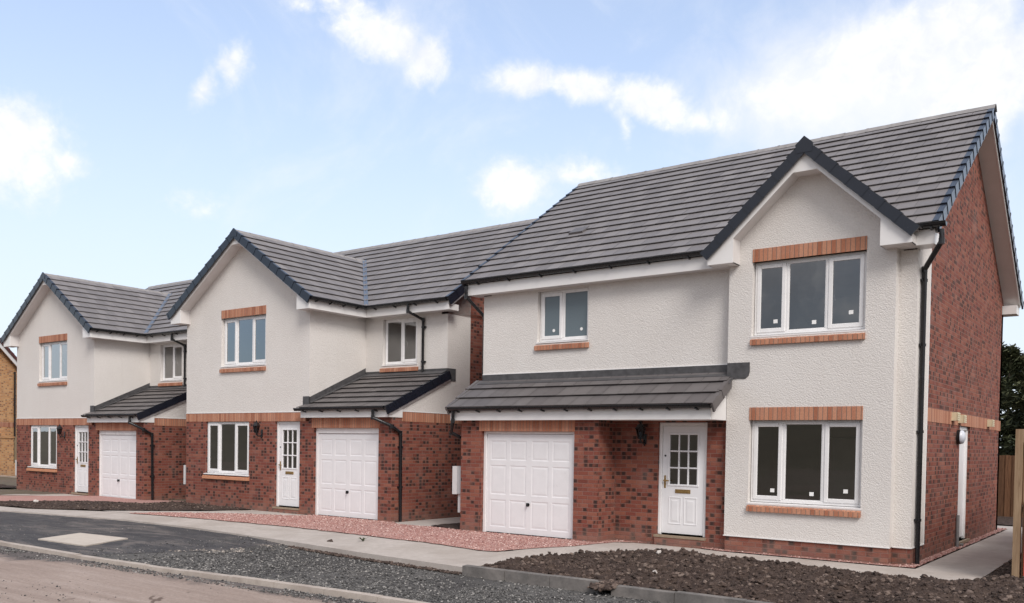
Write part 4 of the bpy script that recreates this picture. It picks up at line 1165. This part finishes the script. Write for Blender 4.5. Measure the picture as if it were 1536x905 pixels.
# pale dust and crumbs where the tarmac stops
scatter('gravel', [(-7.85, -5.9), (-7.6, -5.2), (-7.55, -4.2), (-7.3, -3.5), (-6.4, -3.62), (-6.8, -3.9), (-6.9, -4.6), (-7.2, -5.3)], lambda x, y: fz_(x, y) + .004, 520, .006, .024, M['dust_stone'], 'pale dusty crumbs where the tarmac footway stops', 'gravel', dens=lambda x, y: max(0, .25 + 1.4 * nz(x, y, 2.2, 3)), rough=True, flat=.45)
scatter('soil_clods', [(-7.0, -3.62), (-4.6, -3.90), (-2.42, -4.06), (-2.42, -4.2), (-4.6, -4.04), (-7.0, -3.76)], lambda x, y: fz_(x, y) + .012, 1500, .008, .03, M['clod'], 'crumbs of earth along the foot of the pavement edge', 'soil', rough=True)
# concrete slab let into the tarmac
sl = [(-10.75, -6.53), (-9.15, -6.47), (-9.74, -5.33), (-11.28, -5.46)]
so = MB().prism([(x, y, -.004) for x, y in sl], (0, 0, -.10)).build('concrete_slab', M['concrete_slab'])
tag(so, 'pale concrete slab let into the dark tarmac of the footway', 'slab')
# road kerb, stone by stone in one run
kb = MB(); x = -40.
while x < 14:
    e = x + .915
    for (xa, xb) in ((x + .004, e - .004),):
        ya, yb_ = ky(xa), ky(xb); j = random.uniform(-.008, .008); zt = j - .004
        kb.hexa([(xa, ya - .125, -.25), (xb, yb_ - .125, -.25), (xb, yb_, -.25), (xa, ya, -.25), (xa, ya - .105, zt - .0), (xb, yb_ - .105, zt), (xb, yb_, zt + .004), (xa, ya, zt + .004)])
    x = e
tag(kb.build('kerb', M['kerb_concrete']), kind='structure')
# pavement and paths
pave = [(-40, -5.0), (-17.82, -4.14), (-16.39, -3.82), (-13.24, -3.35), (-10.35, -3.35), (-6.90, -3.62), (-4.60, -3.89), (-2.41, -4.05), (-2.34, -3.56), (-2.9, -2.35), (-3.41, -2.3), (-4.44, -2.2), (-6.23, -2.1), (-8.72, -2.0), (-11.86, -2.1), (-14.2, -2.3), (-15.9, -2.77), (-17.8, -3.3), (-23, -4.0), (-40, -4.6)]
sheet('pavement', pave, lambda x, y: g(x, y) + .004, M['concrete'], .3, skirt=.2)
pth = [(-2.42, -3.9), (-2.33, -3.56), (-2.25, -2.90), (-1.73, -2.11), (-.91, -1.32), (.17, -1.07), (1.56, -1.20), (2.77, -1.35), (3.48, -1.40), (4.0, -1.1), (4.09, -.3), (4.07, 3.), (4.07, 9.9), (-2, 9.9), (-2, 8.95), (3.13, 8.95), (3.13, -.12), (2.6, -.14), (.0, -.13), (-.45, -.02), (-1.45, .03), (-1.77, -.0), (-2.12, -.25), (-2.33, -1.26), (-2.75, -1.9), (-3.0, -2.5)]
sheet('path', pth, lambda x, y: g(x, y) + .012, M['concrete'], .25, skirt=.06)
bp = [(-15.67, -2.62), (-14.46, -2.58), (-13.85, -2.12), (-12.13, -1.29), (-11.05, -.91), (-10.46, -.63), (-10.4, -.25), (-12.7, -.25), (-12.74, -.45), (-13.18, -1.26), (-14.2, -1.9)]
sheet('path', bp, lambda x, y: g(x, y) + .008, M['concrete'], .3)
sheet('path', [(x - 10, y) for x, y in bp], lambda x, y: g(x, y) - .02, M['concrete'], .3)
sheet('path', [(-7.72, -.40), (-7.3, -.5), (-6.55, -.42), (-6.5, 1.), (-6.45, 9), (-7.75, 9)], lambda x, y: g(x, y) + .010, M['concrete'], .4)
# pink gravel
gb = [(-14.46, -2.60), (-11.86, -2.33), (-8.72, -2.20), (-6.23, -2.29), (-4.44, -2.37), (-3.41, -2.54), (-3.05, -2.46), (-2.69, -1.84), (-2.27, -1.26), (-2.06, -.19), (-1.77, .05), (-1.45, .08), (-1.5, .12), (-2.2, .12), (-2.28, -.46), (-5.5, -.46), (-6.5, -.40), (-7.3, -.48), (-7.75, -.18), (-10.4, -.18), (-10.46, -.63), (-11.05, -.91), (-12.13, -1.29), (-13.85, -2.12)]
gz = lambda x, y: g(x, y) + .020 + .006 * nz(x, y, 5.)
sheet('gravel_path', gb, gz, M['gravel_bed'], .12, jit=.03)
scatter('gravel', gb, gz, 13000, .008, .020, M['pink_stone'], 'loose pink gravel on the shared drive before the garage doors', 'gravel')
gs = [(-.45, .02), (.0, -.11), (2.6, -.12), (3.11, -.10), (3.11, 8.9), (2.9, 8.9), (2.9, .12), (0, .06), (-.45, .13)]
sheet('gravel_path', gs, lambda x, y: g(x, y) + .026 + .008 * nz(x, y, 8.), M['gravel_bed'], .1, jit=.02)
scatter('gravel', gs, lambda x, y: g(x, y) + .024, 1500, .008, .022, M['pink_stone'], 'narrow strip of pink gravel round the foot of the nearest house', 'gravel')
gc = [(-32, -4.05), (-23, -3.55), (-20.6, -2.95), (-19.6, -2.25), (-17.84, -1.45), (-16.3, -1.05), (-16.6, .6), (-17.8, -.15), (-20.4, -.15), (-21.1, -1.1), (-22.7, -2.0), (-26, -3.0), (-32, -3.2)]
sheet('gravel_path', gc, lambda x, y: g(x, y) + .004 + .006 * nz(x, y, 5.), M['gravel_bed'], .2)
# bare soil
sa = [(-2.29, -3.93), (-2.28, -3.5), (-2.2, -2.85), (-1.68, -2.08), (-.87, -1.30), (.17, -1.04), (1.56, -1.17), (2.77, -1.32), (3.5, -1.36), (4.04, -1.1), (4.14, -.3), (4.12, 3.), (4.12, 10), (9, 10), (9, -4.05), (.3, -4.05), (.0, -4.05), (-1.2, -4.0)]
def soil_z(x, y, P, amp=1.):
    d = edge_d(x, y, P); k = sm(d / .35)
    f = abs(nz(x, y, 2.6)) * .06 + abs(nz(x, y, 6.5, 2)) * .075 + abs(nz(x, y, 15., 5)) * .05 + nz(x, y, .9, 7) * .05
    return g(x, y) + .012 + k * amp * (.055 + f) + (1 - k) * .4 * f
sa_near = [p for p in sa]
sheet('soil', [(-2.29, -3.93), (-2.28, -3.5), (-2.2, -2.85), (-1.68, -2.08), (-.87, -1.30), (.17, -1.04), (1.56, -1.17), (2.77, -1.32), (3.5, -1.36), (4.04, -1.1), (4.14, -.3), (4.12, 3.), (6.2, 3.), (6.2, -4.05), (.3, -4.05), (.0, -4.05), (-1.2, -4.0)], lambda x, y: soil_z(x, y, sa), M['soil_earth'], .030, kind='stuff', label='freshly dug brown soil in front of the nearest house', cat='soil')
scatter('soil_clods', sa, lambda x, y: soil_z(x, y, sa), 9000, .004, .016, M['clod'], 'crumbs of dug soil strewn over the bed by the nearest house', 'soil', dens=lambda x, y: 1 if x < 5 and y < 2.6 else .3 if x < 5.4 and y < 7 else .04, rough=True, sink=.2)
scatter('soil_clods', sa, lambda x, y: soil_z(x, y, sa), 5600, .011, .042, M['clod'], 'lumps of dug soil strewn over the bed by the nearest house', 'soil', dens=lambda x, y: 1 if x < 5 and y < 2.6 else .5 if x < 5.4 and y < 7 else .04, rough=True, sink=.32)
sheet('soil', [(4.12, 3.), (9, 3.), (9, 12), (4.12, 12)], lambda x, y: g(x, y) + .03 + .05 * abs(nz(x, y, 3.)), M['soil_earth'], .2, kind='stuff', label='bare soil along the side path behind the fence post', cat='soil')
sheet('soil', [(-4, 10), (9, 10), (9, 18), (-4, 18)], lambda x, y: g(x, y) + .02 + .06 * abs(nz(x, y, 3.)), M['soil_earth'], .3, kind='stuff', label='bare soil at the foot of the rear board fence', cat='soil')
sb = [(-24, -3.95), (-17.9, -3.45), (-15.9, -2.75), (-14.3, -1.9), (-13.25, -1.26), (-12.8, -.45), (-12.8, -.16), (-15.7, -.16), (-15.72, 3.), (-16.5, 3.), (-16.35, .5), (-16.3, -1.05), (-17.84, -1.45), (-19.6, -2.25), (-20.6, -2.95), (-23, -3.55)]
sheet('soil', sb, lambda x, y: soil_z(x, y, sb, .30), M['soil_earth'], .07, kind='stuff', label='strip of bare soil between the gravel drive and the pavement', cat='soil')
scatter('soil_clods', sb, lambda x, y: soil_z(x, y, sb, .30), 2600, .008, .030, M['clod'], 'lumps of earth on the soil strip by the middle house', 'soil', rough=True, sink=.32)
sheet('soil', [(-6.62, -.22), (-5.58, -.44), (-5.58, 1.4), (-6.6, 1.)], lambda x, y: g(x, y) + .02 + .03 * abs(nz(x, y, 5.)), M['soil_earth'], .08, kind='stuff', label='small dark patch of soil in the gap beside the nearest garage', cat='soil')
sheet('soil', [(-26, -.3), (-25.6, -.3), (-28.2, -3.2), (-40, -4.2), (-40, -3.), (-28, .2), (-25.6, .2)], lambda x, y: g(x, y) + .03 + .05 * abs(nz(x, y, 3.)), M['soil_earth'], .15, kind='stuff', label='bare soil before the leftmost house', cat='soil')
# concrete edging round the soil bed
sheet('soil', [(-.06, -4.34), (.30, -4.34), (.30, -3.9), (-.06, -3.9)], lambda x, y: -.015 + .16 * (y + 4.34) + .02 * abs(nz(x, y, 9.)), M['soil_earth'], .05, kind='stuff', label='soil spilling through the gap between two edging kerbs', cat='soil')
scatter('soil_clods', [(-.04, -4.36), (.28, -4.36), (.28, -4.0), (-.04, -4.0)], lambda x, y: -.01 + .16 * (y + 4.34), 130, .012, .05, M['clod'], 'lumps of soil in the gap between two edging kerbs', 'soil', rough=True)
eg = MB(); x = -2.36
def edging(x0, x1, y, zt, rnd_end=False):
    n_ = max(1, round((x1 - x0) / .915)); st = (x1 - x0) / n_
    for k in range(n_):
        a, b_ = x0 + k * st + .004, x0 + (k + 1) * st - .004; dz = random.uniform(-.008, .008); dy = random.uniform(-.012, .012)
        eg.hexa([(a, y + dy, -.3), (b_, y + dy, -.3), (b_, y + .13 + dy, -.3), (a, y + .13 + dy, -.3), (a, y + .008 + dy, zt + dz), (b_, y + .008 + dy, zt + dz), (b_, y + .12 + dy, zt + .006 + dz), (a, y + .12 + dy, zt + .006 + dz)])
edging(-2.38, .02, -4.2, .052); edging(.24, 8.6, -4.22, .040)
tag(eg.build('kerb', M['edging_concrete']), kind='structure')
# a few loose things
for k, (x, y, s, lb) in enumerate([(-18.9, -2.75, .07, 'white stone on the soil strip before the leftmost garage'), (-.35, -1.75, .05, 'small pale stone on the dug soil before the white front door'), (.35, -3.2, .045, 'pale pebble half way down the soil bed near the concrete edging')]):
    P_ = [(x - .01, y - .01), (x + .01, y - .01), (x + .01, y + .01), (x - .01, y + .01)]
    zz = soil_z(x, y, sb if k == 0 else sa)
    o = scatter('stone', P_, lambda a, b_: zz + s * .3, 1, s, s, M['pale_stone'], lb, 'stone', rough=True); o['kind'] = 'thing'
def weed(x, y, z, n, h, lb):
    q = MB()
    for k in range(n):
        a = random.uniform(0, 6.28); l = h * random.uniform(.5, 1.2); w = .012
        d = V((math.cos(a), math.sin(a), 0)); sd = V((-d.y, d.x, 0)) * w; b0 = V((x, y, z)) + d * .01; m_ = b0 + d * l * .5 + V((0, 0, l * .5)); e = b0 + d * l + V((0, 0, l * .35))
        q.face([b0 - sd * .4, b0 + sd * .4, m_ + sd, m_ - sd]); q.face([m_ - sd, m_ + sd, e])
    tag(q.build('weed', M['weed_leaf']), lb, 'weed')
weed(-6.0, -2.78, g(-6, -2.78) + .005, 16, .13, 'small dark weed at the edge of the pale pavement by the pink gravel')
tag(MB().tube([(-6.53, -3.2, .022), (-6.46, -3.16, .034), (-6.40, -3.18, .02)], [.012, .03, .01], 7).build('earth_lump', M['clod']), 'small dark lump of earth lying on the pale pavement', 'lump')

# ------------------------------------------------------------------ fences on the right
def board_fence(name, x0, x1, y, zb, h, mat, post=1.8):
    r = empty(name, (x0, y, 0)); p = MB(); x = 0.; W = x1 - x0; k = 0
    while x < W:
        bw = random.uniform(.092, .108); p.box(x, min(W, x + bw), -.022 - .016 * (k % 2), -.002 - .016 * (k % 2), zb, zb + h + random.uniform(-.015, .015)); x += bw * .86; k += 1
    p.build('boards', M[mat], r)
    for zz in (.3, h * .55, h - .25): MB().box(0, W, 0, .045, zb + zz, zb + zz + .09).build('rail', M[mat], r)
    x = 0
    while x <= W + .01: MB().box(x - .05, x + .05, .045, .14, zb - .3, zb + h + .06).build('fence_post', M[mat], r); x += post
    return r
rear = board_fence('timber_fence', -8, 9.5, 13.4, .10, 1.72, 'fence_timber')
tag(rear, 'brown upright-board timber fence closing the rear garden, in front of the dark pines', 'fence')
ne = empty('timber_fence', (4.49, -.72, 0))
MB().box(0, .09, 0, .09, -.3, 2.22).build('fence_post', M['post_timber'], ne)
p = MB()
for k in range(64):
    y0 = .05 + k * .125; p.box(.105, .125 + .01 * (k % 2), y0, y0 + .118, .15, 2.06 + random.uniform(-.012, .012))
p.build('boards', M['post_timber'], ne)
for zz in (.32, 1.08, 1.84): MB().box(.055, .105, .09, 8., zz, zz + .085).build('rail', M['post_timber'], ne)
for k in range(1, 5): MB().box(0, .09, k * 1.9, k * 1.9 + .09, -.3, 2.2).build('fence_post', M['post_timber'], ne)
tag(ne, 'pale sawn timber fence at the right edge, its end post standing in dug soil', 'fence')
rb = MB().box(4.63, 4.655, -.74, -.60, .05, 1.25).build('red_board', M['red_board'])
tag(rb, 'strip of red board leaning against the end post of the near fence', 'board')

# ------------------------------------------------------------------ pines behind
def pine(x, y, h, rad, lb, base=.12, n=3400, seed=1):
    rg = random.Random(seed); r = empty('pine_tree', (x, y, 0))
    MB().tube([(0, 0, -.2), (.05, 0, h * .3), (-.06, .05, h * .65), (0, 0, h * .97)], [h * .022, h * .017, h * .010, .02], 9).build('trunk', M['bark'], r)
    lm = MB(); cr = MB(); tips = []
    for k in range(46):
        f = base + (1 - base) * (k + rg.random()) / 46; a = rg.uniform(0, 6.28); L = rad * (1 - f) ** .62 * rg.uniform(.55, 1.12) + .25
        p0 = V((0, 0, h * f)); d = V((math.cos(a), math.sin(a), 0)); p1 = p0 + d * L * .55 + V((0, 0, L * .10)); p2 = p0 + d * L + V((0, 0, L * rg.uniform(-.05, .28)))
        lm.tube([p0, p1, p2], [.05 * (1.2 - f), .03 * (1.2 - f), .008], 5); tips += [(p0, p1, p2, L)]
    lm.build('limbs', M['bark'], r)
    for k in range(n):
        p0, p1, p2, L = rg.choice(tips); t_ = rg.random() ** .6; c = (p0.lerp(p1, t_ * 2) if t_ < .5 else p1.lerp(p2, t_ * 2 - 1)) + V((rg.gauss(0, .16), rg.gauss(0, .16), rg.gauss(0, .13))) * (.6 + L * .35)
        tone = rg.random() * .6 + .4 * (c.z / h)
        for q in range(2):
            a, e = rg.uniform(0, 6.28), rg.uniform(-.5, .9); d = V((math.cos(a) * math.cos(e), math.sin(a) * math.cos(e), math.sin(e))); sd = d.cross(V((rg.random(), rg.random(), rg.random()))).normalized()
            l, w = rg.uniform(.16, .38), rg.uniform(.03, .075)
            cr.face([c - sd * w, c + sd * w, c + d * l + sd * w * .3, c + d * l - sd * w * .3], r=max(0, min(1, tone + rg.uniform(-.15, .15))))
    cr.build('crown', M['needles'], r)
    tag(r, lb, 'tree')
pine(.2, 30, 6.4, 3.2, 'dark pine at the corner of the brick gable, its ragged top against the sky', seed=3, n=5200)
pine(3.0, 33, 6.9, 3.6, 'dark pine cut by the right edge of the picture, behind the rear board fence', seed=5, n=5200)
pine(6.5, 31, 7.8, 3.4, 'tall pine outside the right edge, behind the rear board fence', seed=8, n=3600)
pine(1.5, 27.5, 4.6, 2.6, 'shorter pine with low boughs directly above the rear board fence', base=.05, seed=14, n=4200)
pine(4.6, 27, 5.2, 2.8, 'low bushy pine outside the right edge, just above the rear fence', base=.05, seed=17, n=3400)

# ------------------------------------------------------------------ low hills round about
hv, hf = [], []
NA = 120
for i in range(NA):
    a = 6.28318 * i / NA; dx, dy = math.cos(a), math.sin(a)
    back = sm((-(dx * -.6 + dy * .8) + .55) / .9)
    for k, rr in enumerate((70, 105, 150, 230, 330)):
        top = (.0, .35, 1., .9, .0)[k]
        h_ = top * (1.2 + back * (13. + 5. * noise.noise(V((dx * 2.1, dy * 2.1, k * .4))) + 2.2 * noise.noise(V((dx * 9, dy * 9, k)))))
        hv.append((dx * rr, dy * rr - 10, h_ - .135))
for i in range(NA):
    for k in range(4):
        j = (i + 1) % NA; hf.append((i * 5 + k, i * 5 + k + 1, j * 5 + k + 1, j * 5 + k))
me = bpy.data.meshes.new('hills'); me.from_pydata(hv, [], hf); me.materials.append(M['field']); me.polygons.foreach_set('use_smooth', [True] * len(me.polygons)); me.update()
ho = bpy.data.objects.new('hills', me); col.objects.link(ho); ho['kind'] = 'structure'

# ------------------------------------------------------------------ sky, sun
SUN_EL, SUN_DIR = 42., V((.79, -.61, 0)).normalized()
wd = bpy.data.worlds.new('World'); scene.world = wd; wd.use_nodes = True
t = NT(wd.node_tree); t.n.clear()
sky = t.node('ShaderNodeTexSky'); sky.sky_type = 'NISHITA'; sky.sun_disc = False
sky.sun_elevation = R(SUN_EL); sky.sun_rotation = math.atan2(SUN_DIR.x, SUN_DIR.y)
sky.air_density = 1.0; sky.dust_density = 1.2; sky.ozone_density = 1.6; sky.altitude = 60
dvec = t.node('ShaderNodeTexCoord').outputs['Generated']
dn = t.vmath('NORMALIZE', dvec)
sepd = t.node('ShaderNodeSeparateXYZ'); t.l.new(dn, sepd.inputs[0]); el = sepd.outputs[2]
SKYGAIN = 1.0
base = t.mix(1., sky.outputs[0], (.98, 1.24, 1.52), 'MULTIPLY')
# pale veil that thickens towards the horizon
veil = t.math('MULTIPLY', t.mr(el, .0, .50, .97, .42, True), t.mr(t.vmath('DOT_PRODUCT', dn, (-.59, .80, .0)), -.2, .35, .30, 1., True))
HZ = (5.4, 5.85, 6.35)
base = t.mix(veil, base, HZ)
# clouds: patches given by their bearing and height in the sky, torn up by noise
cl = [  # azimuth, elevation, half width, half height, tilt, strength
]
def dirv(d): return V(d).normalized()
clouds = [((-.877, .39, .272), .060, .060, 0, 1.3), ((-.905, .32, .315), .045, .040, .4, 1.1), ((-.858, .425, .258), .030, .020, 0, .8),
          ((-.755, .545, .375), .019, .026, -.5, .85), ((-.775, .52, .342), .013, .030, -.5, .8), ((-.655, .645, .410), .070, .032, -.40, 1.1), ((-.625, .678, .388), .028, .036, -.4, 1.15),
          ((-.555, .745, .376), .045, .020, .0, 1.1), ((-.50, .785, .366), .060, .021, -.24, 1.15), ((-.445, .822, .352), .065, .024, -.26, 1.15), ((-.405, .85, .336), .040, .020, -.15, .9),
          ((-.472, .81, .328), .012, .030, .3, .75), ((-.575, .772, .272), .050, .038, .15, 1.0), ((-.515, .815, .287), .050, .020, -.1, .8),
          ((-.225, .91, .375), .135, .060, .14, 1.35), ((-.15, .92, .34), .13, .060, .2, 1.3), ((-.30, .89, .352), .09, .035, -.0, .9), ((-.805, .545, .232), .030, .018, 0, .6),
          ((-.71, .585, .43), .018, .012, 0, .6)]
dens = None
wob = t.node('ShaderNodeTexNoise'); t.l.new(dn, wob.inputs['Vector']); wob.inputs['Scale'].default_value = 9.; wob.inputs['Detail'].default_value = 3
off = t.node('ShaderNodeVectorMath', operation='MULTIPLY_ADD'); t.l.new(wob.outputs['Color'], off.inputs[0]); off.inputs[1].default_value = (.022,) * 3
neg = t.vmath('ADD', dn, (-.011, -.011, -.011)); t.l.new(neg, off.inputs[2]); dw = off.outputs[0]
for (c_, hw, hh_, tilt, st_) in clouds:
    c_ = dirv(c_); e1 = V((0, 0, 1)).cross(c_).normalized() * -1; e2 = c_.cross(e1).normalized()
    if e2.z < 0: e2 = -e2
    a1 = e1 * math.cos(tilt) + e2 * math.sin(tilt); a2 = -e1 * math.sin(tilt) + e2 * math.cos(tilt)
    u = t.math('DIVIDE', t.math('SUBTRACT', t.vmath('DOT_PRODUCT', dw, tuple(a1)), c_.dot(a1)), hw)
    v = t.math('DIVIDE', t.math('SUBTRACT', t.vmath('DOT_PRODUCT', dw, tuple(a2)), c_.dot(a2)), hh_)
    fr = t.math('MULTIPLY', t.math('GREATER_THAN', t.vmath('DOT_PRODUCT', dn, tuple(c_)), .3), st_)
    f = t.math('MULTIPLY', t.math('SUBTRACT', 1., t.math('SQRT', t.math('ADD', t.math('MULTIPLY', u, u), t.math('MULTIPLY', v, v)))), fr)
    f = t.math('MAXIMUM', f, -1.)
    dens = f if dens is None else t.math('SMOOTH_MAX', dens, f, .06)
fb = t.noise(dn, 19., 9, .60, .3); fb2 = t.noise(dn, 62., 7, .62, .4)
nzv = t.math('ADD', t.math('MULTIPLY', t.math('SUBTRACT', fb, .5), 2.1), t.math('MULTIPLY', t.math('SUBTRACT', fb2, .5), .75))
den = t.mr(t.math('ADD', dens, nzv), -.10, .95, 0., 1., True)
# broken cloud out of view, added for reflections and brightened rightward to light the gable
bk = t.math('MULTIPLY', t.mr(t.vmath('DOT_PRODUCT', dn, (-.56, .76, .33)), .35, .75, 1., 0., True), t.mr(sepd.outputs[0], -.82, -.5, .12, 1., True))
big = t.noise(dn, 2.6, 7, .58, .3)
bden = t.math('MULTIPLY', t.mr(big, .34, .56, .8, 1., True), bk)
cw = t.mix(t.mr(t.math('ADD', t.math('MULTIPLY', t.noise(dn, 7., 6, .6), .6), t.math('MULTIPLY', fb2, .4)), .38, .62), (5.7, 5.85, 6.2), (6.95, 6.93, 6.9))
res = t.mix(t.math('MULTIPLY', bden, .88), base, t.mix(t.mr(el, .10, .34), (2.7, 2.62, 2.6), t.mix(t.mr(sepd.outputs[0], .05, .6), (5.2, 4.85, 4.6), (8.6, 8.0, 7.5))))
thin = t.mr(t.noise(dn, 5.5, 8, .62, .6), .50, .74, 0., .34, True)
res = t.mix(thin, res, (6.1, 6.25, 6.6))
bc = dirv((-.24, .90, .352)); b1 = V((0, 0, 1)).cross(bc).normalized(); b2 = bc.cross(b1).normalized()
bu = t.math('DIVIDE', t.math('SUBTRACT', t.vmath('DOT_PRODUCT', dw, tuple(b1)), 0.), .24); bv_ = t.math('DIVIDE', t.vmath('DOT_PRODUCT', dw, tuple(b2)), .105)
bf_ = t.math('SUBTRACT', 1., t.math('SQRT', t.math('ADD', t.math('MULTIPLY', bu, bu), t.math('MULTIPLY', bv_, bv_))))
bf_ = t.math('MULTIPLY', t.math('ADD', bf_, t.math('MULTIPLY', t.math('SUBTRACT', fb, .5), .7)), t.math('GREATER_THAN', t.vmath('DOT_PRODUCT', dn, tuple(bc)), .3))
res = t.mix(t.mr(bf_, .0, .75, 0., .85, True), res, (6.15, 6.22, 6.5))
res = t.mix(t.math('MULTIPLY', den, .95), res, t.mix(t.mr(den, .1, .75), (6.05, 6.2, 6.6), cw))
bgn = t.node('ShaderNodeBackground'); t.l.new(res, bgn.inputs[0]); bgn.inputs[1].default_value = .10
t.l.new(bgn.outputs[0], t.node('ShaderNodeOutputWorld').inputs[0])
sl_ = bpy.data.lights.new('sun', 'SUN'); sl_.energy = 1.5; sl_.angle = R(24); sl_.color = (1, .945, .89)
so_ = bpy.data.objects.new('sun', sl_); col.objects.link(so_)
sd_ = V((SUN_DIR.x * math.cos(R(SUN_EL)), SUN_DIR.y * math.cos(R(SUN_EL)), math.sin(R(SUN_EL))))
so_.rotation_euler = sd_.to_track_quat('Z', 'Y').to_euler(); so_.location = (6, -20, 20)

# ------------------------------------------------------------------ camera
cam = bpy.data.cameras.new('camera'); co = bpy.data.objects.new('camera', cam); col.objects.link(co)
Rv, Uv, Fv = V((.80046339, .59916449, .01613297)), V((-.02686773, .0089794, .99959867)), V((-.59877917, .80057559, -.02328587))
mt = Matrix((Rv, Uv, -Fv)).transposed().to_4x4(); mt.translation = V((6.3004, -14.5803, 1.9023)); co.matrix_world = mt
cam.sensor_width = 36; cam.lens = 1340.90 / 1536 * 36; cam.shift_y = (697.93 - 452.5) / 1536; cam.clip_end = 2000; cam.clip_start = .05
scene.camera = co
vs_ = scene.view_settings
vs_.view_transform = 'Standard'; vs_.look = 'None'; vs_.gamma = 1; vs_.use_curve_mapping = False; vs_.exposure = .70
scene.render.engine = 'CYCLES'
scene.cycles.max_bounces = 8; scene.cycles.transparent_max_bounces = 12
scene.cycles.use_denoising = True
